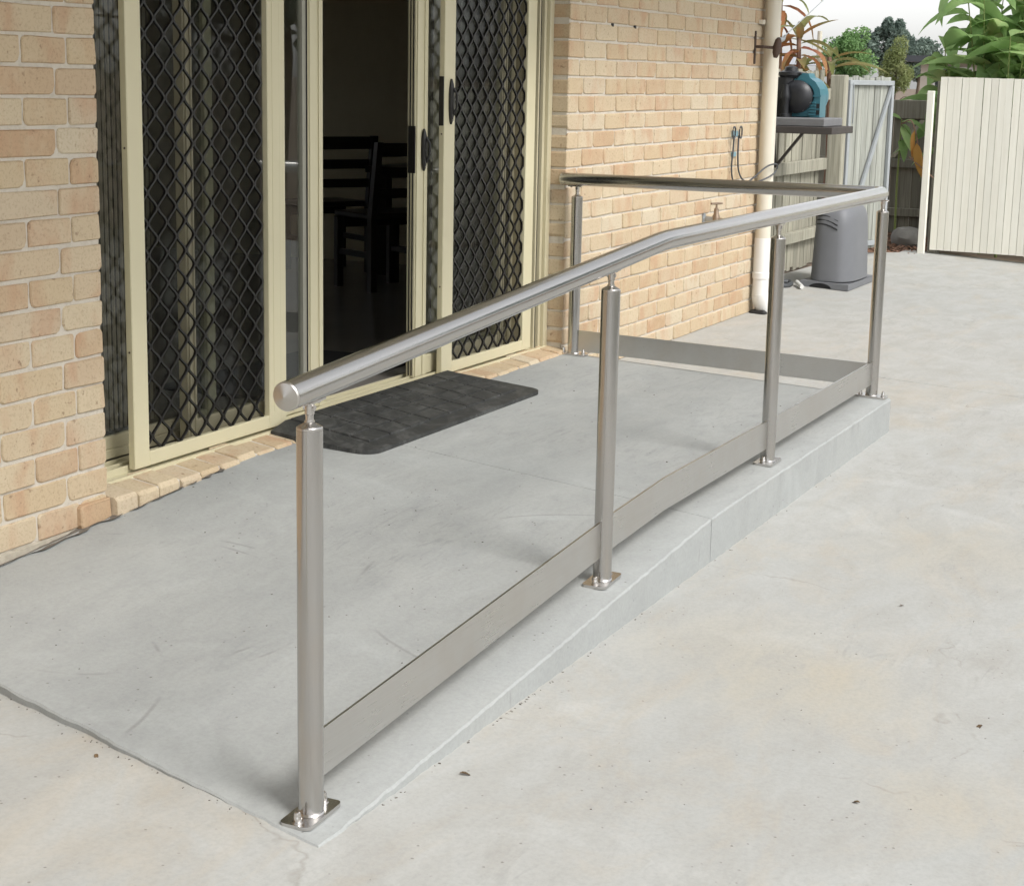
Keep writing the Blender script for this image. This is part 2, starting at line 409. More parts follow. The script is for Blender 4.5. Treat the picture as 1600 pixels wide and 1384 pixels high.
# ------------------------------------------------------------------ mesh helpers
class MB:
    def __init__(s): s.v = []; s.f = []; s.tone = None
    def add(s, vs, fs):
        o = len(s.v)
        s.v.extend(tuple(v) for v in vs)
        s.f.extend(tuple(o + i for i in f) for f in fs)
    def box(s, x0, x1, y0, y1, z0, z1, c=0.0, M=None):
        lo, hi = (min(x0, x1), min(y0, y1), min(z0, z1)), (max(x0, x1), max(y0, y1), max(z0, z1))
        c = min(c, *(0.45 * (hi[i] - lo[i]) for i in range(3))) if c else 0
        if c <= 0:
            vs = [(a, b, d) for a in (lo[0], hi[0]) for b in (lo[1], hi[1]) for d in (lo[2], hi[2])]
            fs = [(0, 1, 3, 2), (4, 6, 7, 5), (0, 4, 5, 1), (2, 3, 7, 6), (0, 2, 6, 4), (1, 5, 7, 3)]
        else:
            vs, idx = [], {}
            for sx in (0, 1):
                for sy in (0, 1):
                    for sz in (0, 1):
                        for ax in range(3):
                            q = []
                            for i, sg in enumerate((sx, sy, sz)):
                                e = hi[i] if sg else lo[i]
                                q.append(e if i == ax else (e - c if sg else e + c))
                            idx[(sx, sy, sz, ax)] = len(vs); vs.append(tuple(q))
            I = idx; fs = []
            cyc = ((0, 0), (0, 1), (1, 1), (1, 0))
            for ax in range(3):
                for sg in (0, 1):
                    f = []
                    for a, b in cyc:
                        k = [0, 0, 0]; k[ax] = sg; k[(ax + 1) % 3] = a; k[(ax + 2) % 3] = b
                        f.append(I[(*k, ax)])
                    fs.append(tuple(f) if not sg else tuple(f))
            for ax in range(3):
                o1, o2 = (ax + 1) % 3, (ax + 2) % 3
                for a in (0, 1):
                    for b in (0, 1):
                        k0 = [0, 0, 0]; k0[o1] = a; k0[o2] = b; k1 = list(k0); k1[ax] = 1
                        fs.append((I[(*k0, o1)], I[(*k1, o1)], I[(*k1, o2)], I[(*k0, o2)]))
            for sx in (0, 1):
                for sy in (0, 1):
                    for sz in (0, 1):
                        fs.append((I[(sx, sy, sz, 0)], I[(sx, sy, sz, 1)], I[(sx, sy, sz, 2)]))
        if M is not None: vs = [M @ Vector(v) for v in vs]
        s.add(vs, fs)
        return s
    def ring(s, c, ax, r, n, ref=None):
        ax = Vector(ax).normalized()
        ref = Vector(ref) if ref is not None else (Vector((0, 0, 1)) if abs(ax.z) < 0.9 else Vector((1, 0, 0)))
        a = ax.cross(ref).normalized(); b = ax.cross(a)
        return [Vector(c) + (a * math.cos(t) + b * math.sin(t)) * r for t in (2 * math.pi * i / n for i in range(n))]
    def tube(s, pts, r, n=12, caps=True, ref=None):
        pts = [Vector(p) for p in pts]
        rs = r if hasattr(r, '__len__') else [r] * len(pts)
        vs, fs = [], []
        for i, p in enumerate(pts):
            if i == 0: d = pts[1] - p
            elif i == len(pts) - 1: d = p - pts[i - 1]
            else: d = (pts[i + 1] - p).normalized() + (p - pts[i - 1]).normalized()
            sc = 1.0
            if 0 < i < len(pts) - 1:
                ang = (pts[i + 1] - p).angle(p - pts[i - 1], 0)
            vs += s.ring(p, d, rs[i], n, ref)
        for i in range(len(pts) - 1):
            for k in range(n):
                k2 = (k + 1) % n
                fs.append((i * n + k, i * n + k2, (i + 1) * n + k2, (i + 1) * n + k))
        if caps:
            fs.append(tuple(range(n - 1, -1, -1))); o = (len(pts) - 1) * n
            fs.append(tuple(o + k for k in range(n)))
        s.add(vs, fs)
        return s
    def lathe(s, c, prof, n=20, ax=(0, 0, 1)):
        """prof: list of (radius, height along axis) from c"""
        ax = Vector(ax).normalized()
        pts = [Vector(c) + ax * h for _, h in prof]
        vs, fs = [], []
        for (r, h), p in zip(prof, pts): vs += s.ring(p, ax, max(r, 1e-5), n)
        for i in range(len(prof) - 1):
            for k in range(n):
                k2 = (k + 1) % n
                fs.append((i * n + k, i * n + k2, (i + 1) * n + k2, (i + 1) * n + k))
        fs.append(tuple(range(n - 1, -1, -1))); o = (len(prof) - 1) * n
        fs.append(tuple(o + k for k in range(n)))
        s.add(vs, fs)
        return s
    def prism(s, poly, d, fn=None):
        """poly: list of 3D points, extruded by vector d"""
        n = len(poly); d = Vector(d)
        vs = [Vector(p) for p in poly] + [Vector(p) + d for p in poly]
        fs = [tuple(range(n)), tuple(range(2 * n - 1, n - 1, -1))]
        for i in range(n): fs.append((i, n + i, n + (i + 1) % n, (i + 1) % n))
        s.add(vs, fs)
        return s
    def mesh(s, name, mat=None, smooth=False, angle=0.6):
        me = bpy.data.meshes.new(name)
        me.from_pydata(s.v, [], s.f)
        me.update()
        import bmesh
        bm = bmesh.new(); bm.from_mesh(me)
        bmesh.ops.recalc_face_normals(bm, faces=bm.faces)
        if smooth:
            for f in bm.faces: f.smooth = True
            for e in bm.edges:
                if len(e.link_faces) == 2 and e.calc_face_angle(0) > angle: e.smooth = False
        bm.to_mesh(me); bm.free()
        if s.tone is not None:
            a = me.attributes.new('tone', 'FLOAT', 'FACE')
            a.data.foreach_set('value', s.tone)
        if mat: me.materials.append(MAT[mat])
        return me
    def obj(s, name, mat, parent=None, smooth=False, origin=None, angle=0.6):
        if origin is not None:
            o = Vector(origin)
            s.v = [tuple(Vector(v) - o) for v in s.v]
        ob = bpy.data.objects.new(name, s.mesh(name, mat, smooth, angle))
        COL.objects.link(ob)
        if origin is not None: ob.location = origin
        if parent is not None: attach(ob, parent)
        return ob

WORLD_LOC = {}
def attach(ob, parent):
    """parent keeps the child's world place (parents are unrotated, unscaled)"""
    off = Vector((0, 0, 0)); p = parent
    while p is not None:
        off += p.location; p = p.parent
    ob.parent = parent
    ob.location = ob.location - off

def thing(name, label, cat, loc=(0, 0, 0), group=None):
    o = bpy.data.objects.new(name, None)
    o.empty_display_size = 0.1
    COL.objects.link(o); o.location = loc
    o['label'] = label; o['category'] = cat
    if group: o['group'] = group
    return o
def tag(o, label, cat, group=None):
    o['label'] = label; o['category'] = cat
    if group: o['group'] = group
    return o
def struct(o, kind='structure'):
    o['kind'] = kind
    return o
def inst(name, me, loc, parent=None, rot=(0, 0, 0), scale=(1, 1, 1)):
    o = bpy.data.objects.new(name, me)
    COL.objects.link(o); o.location = loc; o.rotation_euler = rot; o.scale = scale
    if parent is not None: attach(o, parent)
    return o
def B(x0, x1, y0, y1, z0, z1, c=0.0): return MB().box(x0, x1, y0, y1, z0, z1, c)

# ------------------------------------------------------------------ ground and paving
def ground_z(y):
    if y < -5: return 0.04 - 0.055 * 5
    if y > 0.6: return 0.04 + 0.055 * 0.6
    return 0.04 + 0.055 * y
def sheet(xs, ys, zf, name, mat):
    m = MB()
    m.v = [(x, y, zf(x, y)) for x in xs for y in ys]
    ny = len(ys)
    m.f = [(i * ny + j, (i + 1) * ny + j, (i + 1) * ny + j + 1, i * ny + j + 1) for i in range(len(xs) - 1) for j in range(ny - 1)]
    return m.obj(name, mat)
struct(sheet([-600, -60, 0, 60, 600], [-600, -60, -12, -5, -2.5, 0, 0.6, 12, 60, 600], lambda x, y: ground_z(y) - 0.06, 'ground', 'soil'))
def slab_block(x0, x1, y0, y1, name):
    m = MB()
    ys = [y0, -5, -3, -1.5, 0, y1] if y0 < -5 else [y0, -3, -1.5, 0, y1]
    c = 0.006
    top = []
    rows = []
    for y in ys: rows.append((y, ground_z(y)))
    for (x, dz) in ((x0, -0.08), (x0, -c), (x0 + c, 0), (x1 - c, 0), (x1, -c), (x1, -0.08)):
        for y, z in rows: m.v.append((x, y, z + dz))
    n = len(ys)
    for i in range(5):
        for j in range(n - 1): m.f.append((i * n + j, i * n + j + 1, (i + 1) * n + j + 1, (i + 1) * n + j))
    m.f.append(tuple(i * n for i in range(6))); m.f.append(tuple(i * n + n - 1 for i in range(6)))
    return struct(m.obj(name, 'old_concrete'))
slab_block(-12.0, 4.911, -9.0, 0.06, 'patio')
slab_block(4.926, 11.62, -9.0, 0.10, 'patio')
# lower strip of paving behind the house corner
m = MB()
m.add([(6.9, 0.1, 0.0457), (11.3, 0.1, 0.0457), (10.9, 0.36, 0.060), (6.9, 0.46, 0.065)], [(0, 1, 2, 3)])
m.add([(6.9, 0.1, -0.02), (11.3, 0.1, -0.02), (10.9, 0.36, -0.02), (6.9, 0.46, -0.02)], [(3, 2, 1, 0)])
m.f += [(0, 1, 5, 4), (1, 2, 6, 5), (2, 3, 7, 6), (3, 0, 4, 7)]
struct(m.obj('patio', 'old_concrete'))

# ramp and landing ---------------------------------------------------------------
YW, YE, XE = -0.022, -1.622, 3.567
def x_toe(y): return -0.99 + 0.272 * y
def x_jnt(y): return 1.357 + 0.195 * y
def land_z(y): return 0.18 + 0.049 * y
def ramp_z(x, y):
    t = (0 - y) / 1.63
    zr = (0.137 + 0.062 * x) * (1 - t) + (0.037 + 0.0605 * x) * t
    zr = max(zr, ground_z(y) + 0.004)
    a, b, k = zr, land_z(y), 0.012
    h = max(0.0, min(1.0, 0.5 + 0.5 * (b - a) / k))
    return b * (1 - h) + a * h - k * h * (1 - h)
def slab_piece(fa, fb, na, ny, name, zf, rough_toe=False):
    m = MB()
    ys = [YE + (YW - YE) * j / ny for j in range(ny + 1)]
    ts = [0.0] + [i / na for i in range(1, na)] + [1.0]
    rnd = random.Random(3)
    ch = 0.0045
    grid = []
    for i, t in enumerate(ts):
        row = []
        for j, y in enumerate(ys):
            x = fa(y) * (1 - t) + fb(y) * t
            if i == 0 and rough_toe: x += rnd.uniform(-0.0022, 0.0022) + 0.004 * math.sin(y * 9) * math.sin(y * 23)
            yy = y
            if j == 0: yy = y + rnd.uniform(-0.0005, 0.0035)
            z = zf(x, y)
            row.append((x, yy, z))
        grid.append(row)
    NX, NY = len(ts), ny + 1
    for r in grid: m.v.extend(r)
    for i in range(NX - 1):
        for j in range(NY - 1):
            m.f.append((i * NY + j, (i + 1) * NY + j, (i + 1) * NY + j + 1, i * NY + j + 1))
    loop = [i * NY for i in range(NX)] + [(NX - 1) * NY + j for j in range(1, NY)] + [i * NY + NY - 1 for i in range(NX - 2, -1, -1)] + [j for j in range(NY - 2, 0, -1)]
    # chamfer ring then skirt
    cx = sum(m.v[k][0] for k in loop) / len(loop); cy = sum(m.v[k][1] for k in loop) / len(loop)
    o = len(m.v); L = len(loop)
    xs0 = [m.v[k] for k in loop]
    out = []
    for q, k in enumerate(loop):
        x, y, z = m.v[k]
        p, nx = xs0[q - 1], xs0[(q + 1) % L]
        tx, ty = nx[0] - p[0], nx[1] - p[1]
        l = math.hypot(tx, ty) or 1
        nxv, nyv = ty / l, -tx / l
        out.append((nxv, nyv))
    for q, k in enumerate(loop):
        x, y, z = m.v[k]
        c2 = ch * rnd.uniform(0.7, 1.5)
        m.v.append((x + out[q][0] * ch, y + out[q][1] * ch, z - c2))
    for q, k in enumerate(loop):
        x, y, z = m.v[k]
        m.v.append((x + out[q][0] * ch, y + out[q][1] * ch, ground_z(y) - 0.05))
    for q in range(L):
        q2 = (q + 1) % L
        m.f.append((loop[q], loop[q2], o + q2, o + q))
        m.f.append((o + q, o + q2, o + L + q2, o + L + q))
    return struct(m.obj(name, 'new_concrete', smooth=True, angle=0.35))
slab_piece(x_toe, lambda y: x_jnt(y) - 0.0095, 110, 60, 'ramp', ramp_z, True)
slab_piece(lambda y: x_jnt(y) - 0.001, lambda y: XE, 110, 60, 'landing', lambda x, y: ramp_z(x, y))
# dirt-filled gap between ramp and wall, old mortar footing above it
def dirt_strip():
    m = MB(); rnd = random.Random(11)
    xs = [-1.6 + 0.04 * i for i in range(56)]
    for x in xs:
        z = ramp_z(x, 0) if x > -0.95 else ground_z(0)
        m.v += [(x, 0.03, z - 0.01 + rnd.uniform(0, 0.006)), (x, -0.016, z - 0.004 + rnd.uniform(-.003, .004)), (x, -0.040 + rnd.uniform(-0.014, 0.010), z + 0.003)]
    for i in range(len(xs) - 1):
        for j in range(2): m.f.append((i * 3 + j, i * 3 + 3 + j, i * 3 + 4 + j, i * 3 + 1 + j))
    o = m.obj('dirt', 'dirt_dark'); struct(o, 'stuff')
dirt_strip()

# ------------------------------------------------------------------ brick walls
J, Z0, XR = 0.086, 1.6715, 3.558
MG = 0.010
def brick_mesh(L, H, D, seed):
    """tumbled brick: front outline with worn corners, front at y=0, body to y=D; origin at centre of the face"""
    rnd = random.Random(seed)
    hw, hh = L / 2, H / 2
    out = []
    for (sx, sz) in ((-1, -1), (1, -1), (1, 1), (-1, 1)):
        r = rnd.choice([0.005, 0.006, 0.008, 0.012, 0.02, 0.006])
        r2 = r * rnd.uniform(0.6, 1.3)
        j = lambda: rnd.uniform(-0.0018, 0.0018)
        a = (sx * hw + j(), sz * (hh - r2)); b = (sx * (hw - r * 0.32), sz * (hh - r2 * 0.32)); c = (sx * (hw - r), sz * hh + j())
        out += [a, b, c] if sx * sz < 0 and False else ([a, b, c] if (sx, sz) in ((1, -1), (-1, 1)) else [c, b, a])
    # order so the loop goes round: (-,-): a side then bottom ; etc.
    pts = []
    A = []
    for (sx, sz) in ((-1, -1), (1, -1), (1, 1), (-1, 1)):
        r = rnd.choice([0.005, 0.006, 0.008, 0.013, 0.02, 0.006]); r2 = r * rnd.uniform(0.6, 1.2)
        j = lambda: rnd.uniform(-0.002, 0.002)
        side = (sx * hw + j(), sz * (hh - r2)); mid = (sx * (hw - r * 0.3), sz * (hh - r2 * 0.3)); bot = (sx * (hw - r), sz * hh + j())
        A += [side, mid, bot] if (sx, sz) in ((-1, -1), (1, 1)) else [bot, mid, side]
    m = MB(); n = len(A)
    e = 0.0035
    for (px, pz) in A:
        k = 1 - e / max(abs(px), 1e-3) * 0.9; kz = 1 - e / max(abs(pz), 1e-3) * 0.9
        m.v.append((px * max(k, 0.9), rnd.uniform(-0.0016, 0.0012), pz * max(kz, 0.9)))
    for (px, pz) in A: m.v.append((px, 0.0032 + rnd.uniform(0, 0.0012), pz))
    for (px, pz) in A: m.v.append((px, D, pz))
    m.f.append(tuple(range(n)))
    for i in range(n):
        i2 = (i + 1) % n
        m.f.append((i, n + i, n + i2, i2)); m.f.append((n + i, 2 * n + i, 2 * n + i2, n + i2))
    return m.mesh('brick', 'brick')
_bm = {}
def brick_variant(L, k, D=0.085):
    key = (round(L, 3), k, D)
    if key not in _bm: _bm[key] = brick_mesh(L, J - MG, D, hash((round(L * 1000), k)) & 0xffff)
    return _bm[key]
def lay_course(row, x_start, x_end, direction, parent, keep, rest):
    """direction -1: courses run left from a jamb at x_start; +1: right"""
    seq = [0.186] if row % 2 == 0 else [0.131, 0.197]
    x = x_start; i = 0
    zc = Z0 - J * row - J / 2
    while (x - x_end) * direction < -0.02:
        Lm = seq[i] if i < len(seq) else 0.286
        if abs(x_end - x) < Lm: Lm = abs(x_end - x)
        first = (i == 0)
        L = Lm - (MG / 2 if first else MG)
        xc = x + direction * ((L / 2) if first else (MG / 2 + L / 2))
        if L > 0.03:
            me = brick_variant(L, (row * 7 + i * 3) % 6)
            loc = (xc, random.uniform(-0.0016, 0.0016), zc + random.uniform(-0.0012, 0.0012))
            rot = (0, random.uniform(-0.006, 0.006), random.uniform(-0.006, 0.006))
            if keep(xc, L, zc): inst('brick', me, loc, parent, rot)
            else: rest.append((me, loc, rot))
        x += direction * Lm; i += 1
def join_rest(rest, parent):
    if not rest: return
    m = MB()
    for me, loc, rot in rest:
        M = Matrix.Translation(loc)
        m.add([M @ v.co for v in me.vertices], [tuple(p.vertices) for p in me.polygons])
    o = m.obj('upper_bricks', 'brick', parent); struct(o, 'stuff')
def in_view(p, pad=0.0):
    d = Vector(p) - CAM; z = d.dot(F)
    if z < 0.1: return False
    u = 800 + 2767.9 * d.dot(RT) / z; v = 692 - 2767.9 * d.dot(UP) / z
    return -40 - pad < u < 1640 + pad and -40 - pad < v < 1424 + pad
wallL = thing('brick_wall', 'cream brick house wall at the left edge, beside the ribbed blind', 'wall', (-0.6, 0, 0.05))
wallR = thing('brick_wall', 'pale brick house wall with garden tap, right of the sliding doors', 'wall', (4.8, 0, 0.05))
rest = []
for row in range(-8, 19): lay_course(row, 0.0, -3.2, -1, wallL, lambda x, L, z: in_view((x + L / 2, 0, z)) or in_view((x - L / 2, 0, z)), rest)
join_rest(rest, wallL)
rest = []
for row in range(-8, 19): lay_course(row, XR, 6.78, 1, wallR, lambda x, L, z: in_view((x - L / 2, 0, z)), rest)
join_rest(rest, wallR)
def mortar_body(x0, x1, parent):
    m = MB(); rnd = random.Random(int(x0 * 10) + 50)
    # undulating front skin so the joints look hand-struck
    nx = int((x1 - x0) / 0.03); nz = 88
    zs = [-0.08 + (2.46 + 0.08) * j / nz for j in range(nz + 1)]
    for i in range(nx + 1):
        for z in zs: m.v.append((x0 + (x1 - x0) * i / nx, 0.0064 + rnd.uniform(-0.0020, 0.0014), z))
    N = nz + 1
    for i in range(nx):
        for j in range(nz): m.f.append((i * N + j, (i + 1) * N + j, (i + 1) * N + j + 1, i * N + j + 1))
    m.box(x0, x1, 0.009, 0.11, -0.08, 2.46)
    return m.obj('mortar', 'mortar', parent)
mortar_body(-3.2, -0.004, wallL)
mortar_body(XR + 0.004, 6.776, wallR)
# rough footing showing below the last course, left wall
m = MB(); rnd = random.Random(5)
xs = [-1.6 + 0.03 * i for i in range(50)]
for x in xs: m.v += [(x, 0.005, 0.1265), (x, -0.003 + rnd.uniform(-.003, .003), 0.1225 + rnd.uniform(-.006, .002)), (x, -0.006 + rnd.uniform(-.006, .002), 0.100 + rnd.uniform(-.012, .008)), (x, 0.004, -0.02)]
for i in range(len(xs) - 1):
    for j in range(3): m.f.append((i * 4 + j, i * 4 + 4 + j, i * 4 + 5 + j, i * 4 + 1 + j))
m.obj('footing', 'footing', wallL)

# brick-on-edge sill under the doors
sill = thing('brick_sill', 'row of cream bricks on edge under the sliding doors', 'sill', (1.78, 0.03, 0.15))
rnd = random.Random(21)
x = 0.002
svar = []
for k in range(8):
    r2 = random.Random(100 + k); m = MB()
    w = 0.104
    def sj(): return r2.uniform(-0.003, 0.003)
    # profile in y,z: top slopes outward
    prof = [(0.10, 0.209), (0.10, 0.0), (-0.030 + sj(), 0.0), (-0.034 + sj(), 0.178 + sj()), (-0.024 + sj(), 0.192 + sj())]
    prof2 = [(a + sj() * 0.6, b + sj() * 0.6) for a, b in prof]
    e = 0.004
    vs = []
    ring0 = [(-w / 2 + e, *p) for p in prof]; ring1 = [(w / 2 - e, *p) for p in prof2]
    cen = (0.03, 0.1)
    inner = lambda pr: [(a + (cen[0] - a) * 0.05, b + (cen[1] - b) * 0.03) for a, b in pr]
    rings = [[(-w / 2, *p) for p in inner(prof)], ring0, ring1, [(w / 2, *p) for p in inner(prof2)]]
    n = 5
    for r in rings: m.v += r
    m.f.append(tuple(range(n))); m.f.append(tuple(3 * n + i for i in range(n - 1, -1, -1)))
    for a in range(3):
        for i in range(n): m.f.append((a * n + i, a * n + (i + 1) % n, (a + 1) * n + (i + 1) % n, (a + 1) * n + i))
    svar.append(m.mesh('brick', 'brick'))
i = 0
while x < XR - 0.05:
    w = 0.104
    inst('brick', svar[i % 8], (x + w / 2, rnd.uniform(-0.006, 0.004), rnd.uniform(-0.005, 0.004)), sill, (0, 0, rnd.uniform(-0.012, 0.012)))
    x += w + 0.0115; i += 1
# proud end brick on the wall face beside the sill
inst('brick', brick_variant(0.150, 1), (-0.075, -0.016, 0.158), sill, (0, 0.012, 0.03))
m = MB(); m.prism([(0.004, 0.09, 0.202), (0.004, -0.022, 0.183), (0.004, -0.026, 0.02), (0.004, 0.09, 0.02)], (XR - 0.006, 0, 0))
m.obj('mortar', 'mortar', sill)

# unseen patio roof over the left part of the doorway, sized for its shade
pr = thing('patio_roof', 'flat patio roof along the wall above the doors, out of the picture', 'roof', (-2, -1.4, 2.6))
B(-7.0, 2.6, -1.65, -0.86, 2.52, 2.60).obj('sheet', 'soffit_paint', pr)
B(-7.0, 2.6, -1.71, -1.65, 2.46, 2.62).obj('beam', 'cream_aluminium', pr)
for px_ in (-6.8, -3.1): B(px_, px_ + 0.09, -1.645, -1.55, -0.09, 2.519).obj('post', 'cream_aluminium', pr)
# eave over the wall
eave = thing('roof_eave', 'painted soffit and gutter overhanging the brick wall above the doors', 'eave', (1.0, -0.4, 2.46))
B(-3.6, 7.1, -0.72, 0.3, 2.465, 2.48).obj('soffit', 'soffit_paint', eave)
B(-3.6, 7.1, -0.745, -0.725, 2.42, 2.66).obj('fascia', 'cream_aluminium', eave)
MB().tube([(-3.6, -0.80, 2.60), (7.1, -0.80, 2.60)], 0.055, 12).obj('gutter', 'cream_aluminium', eave, True)
m = MB(); m.prism([(-3.6, -0.72, 2.64), (-3.6, 3.3, 4.0), (-3.6, 7.3, 2.64)], (10.7, 0, 0)); m.obj('roof', 'roof_grey', eave)

# ------------------------------------------------------------------ sliding doors
ZT, ZB, ZH = 0.215, 0.212, 2.30        # track top, door bottom, head
frame = thing('sliding_door_frame', 'cream aluminium outer frame of the wide sliding doorway', 'door frame', (1.78, 0.12, 0.2))
B(0.003, 0.055, 0.082, 0.27, 0.19, 2.42, 0.003).obj('jamb', 'cream_aluminium', frame)
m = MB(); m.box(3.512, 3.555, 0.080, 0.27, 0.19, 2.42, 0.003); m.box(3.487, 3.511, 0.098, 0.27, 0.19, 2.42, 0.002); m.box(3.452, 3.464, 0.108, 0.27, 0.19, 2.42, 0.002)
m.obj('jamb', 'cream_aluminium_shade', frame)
B(3.465, 3.486, 0.115, 0.26, 0.2, 2.42).obj('gasket', 'black_gasket', frame)
B(0.003, 3.555, 0.082, 0.27, 2.305, 2.46, 0.003).obj('head', 'cream_aluminium', frame)
m = MB()
m.box(0.003, 3.555, 0.076, 0.27, 0.150, 0.203, 0.002)
for y0, y1, z1 in ((0.0765, 0.0845, 0.2105), (0.132, 0.140, 0.226), (0.172, 0.180, 0.226), (0.214, 0.222, 0.228)): m.box(0.004, 3.554, y0, y1, 0.2, z1, 0.0015)
m.obj('sill_track', 'cream_aluminium', frame)

def fixed_panel(x0, x1, label_side):
    p = B(x0, x0 + 0.05, 0.225, 0.258, 0.23, 2.30, 0.003).obj('fixed_panel_stile', 'cream_aluminium', frame)
    B(x1 - 0.05, x1, 0.225, 0.258, 0.23, 2.30, 0.003).obj('fixed_panel_stile', 'cream_aluminium', frame)
    m = MB(); m.box(x0 + 0.0505, x1 - 0.0505, 0.226, 0.257, 0.23, 0.262, 0.003); m.box(x0 + 0.0505, x1 - 0.0505, 0.230, 0.254, 0.262, 0.305, 0.003)
    m.obj('fixed_panel_rail', 'cream_aluminium', frame)
    B(x0 + 0.051, x1 - 0.051, 0.240, 0.245, 0.300, 2.298).obj('pane', 'glass', frame)
fixed_panel(0.056, 0.93, 'l')
fixed_panel(2.66, 3.45, 'r')

def lens_handle(x, y, z, parent, h=0.175, w=0.034):
    m = MB(); n = 20
    vs = []
    rings = ((1.0, 0.0), (1.0, 0.008), (0.8, 0.014))
    for k, (s, d) in enumerate(rings):
        for i in range(n):
            t = 2 * math.pi * i / n
            vs.append((x + math.copysign(abs(math.cos(t)) ** 1.2, math.cos(t)) * w / 2 * s, y - d, z + math.sin(t) * h / 2 * s))
    m.v = vs
    for k in range(2):
        for i in range(n): m.f.append((k * n + i, k * n + (i + 1) % n, (k + 1) * n + (i + 1) % n, (k + 1) * n + i))
    m.f.append(tuple(2 * n + i for i in range(n))); m.f.append(tuple(i for i in range(n - 1, -1, -1)))
    h_ = m.obj('handle', 'black_paint', parent, True)
    MB().tube([(x + w * .2, y - 0.012, z - h * .3), (x + w * .3, y - 0.026, z - h * .1), (x + w * .3, y - 0.026, z + h * .15), (x + w * .2, y - 0.012, z + h * .3)], 0.005, 8).obj('pull', 'black_paint', h_)
    m = MB()
    m.lathe((x, y - 0.0125, z - h * .40), [(0.004, 0), (0.004, 0.004)], 10, (0, -1, 0))
    m.obj('screw', 'steel_bright', h_)
    return h_

def glass_door(x0, x1, label, lead_right):
    t = thing('sliding_glass_door', label, 'glass door', ((x0 + x1) / 2, 0.17, 0.2), 'sliding glass doors')
    w = 0.105
    ya, yb = 0.150, 0.192
    for side in (0, 1):
        a, b = (x0, x0 + w) if side == 0 else (x1 - w, x1)
        lead = (side == 1) == lead_right
        if not lead: b, a = (a + 0.05, a) if side == 0 else (b, b - 0.05)
        m = MB(); m.box(a, b, ya + 0.004, yb, 0.222, 2.28, 0.002)
        m.box(a + 0.006, b - (b - a) * 0.62, ya - 0.002, ya + 0.0035, 0.222, 2.28, 0.0015); m.box(b - (b - a) * 0.30, b - 0.004, ya - 0.001, ya + 0.0035, 0.222, 2.28, 0.0015)
        m.obj('stile', 'cream_aluminium', t)
        if lead:
            if lead_right:
                B(a - 0.032, a - 0.006, ya + 0.008, ya + 0.03, 0.3, 2.24).obj('bead', 'grey_aluminium', t)
                B(a - 0.0055, a - 0.0005, ya + 0.005, ya + 0.03, 0.25, 2.27).obj('gasket', 'black_gasket', t)
            else:
                B(b + 0.0005, b + 0.004, ya + 0.005, ya + 0.03, 0.25, 2.27).obj('gasket', 'black_gasket', t)
                m = MB(); m.box(a - 0.0045, a - 0.0005, ya + 0.012, ya + 0.016, 0.23, 2.28); m.box(a - 0.0045, a - 0.0005, ya + 0.026, ya + 0.030, 0.23, 2.28)
                m.obj('seal', 'black_gasket', t)
    m = MB(); m.box(x0 + 0.051, x1 - 0.051, ya + 0.006, yb - 0.004, 0.222, 0.305, 0.003); m.box(x0 + 0.051, x1 - 0.051, ya + 0.006, yb - 0.004, 2.20, 2.28, 0.003)
    m.obj('rail', 'cream_aluminium', t)
    B(x0 + 0.048, x1 - 0.048, 0.168, 0.173, 0.30, 2.21).obj('pane', 'glass', t)
    return t
glass_door(0.655, 1.552, 'left sliding glass door pushed open behind the left screen door', True)
gd = glass_door(2.304, 3.20, 'right sliding glass door with black handle, left of the right screen door', False)
lens_handle(2.365, 0.149, 1.185, gd)
B(2.298, 2.3035, 0.152, 0.186, 1.09, 1.285, 0.001).obj('lock_plate', 'black_paint', gd)

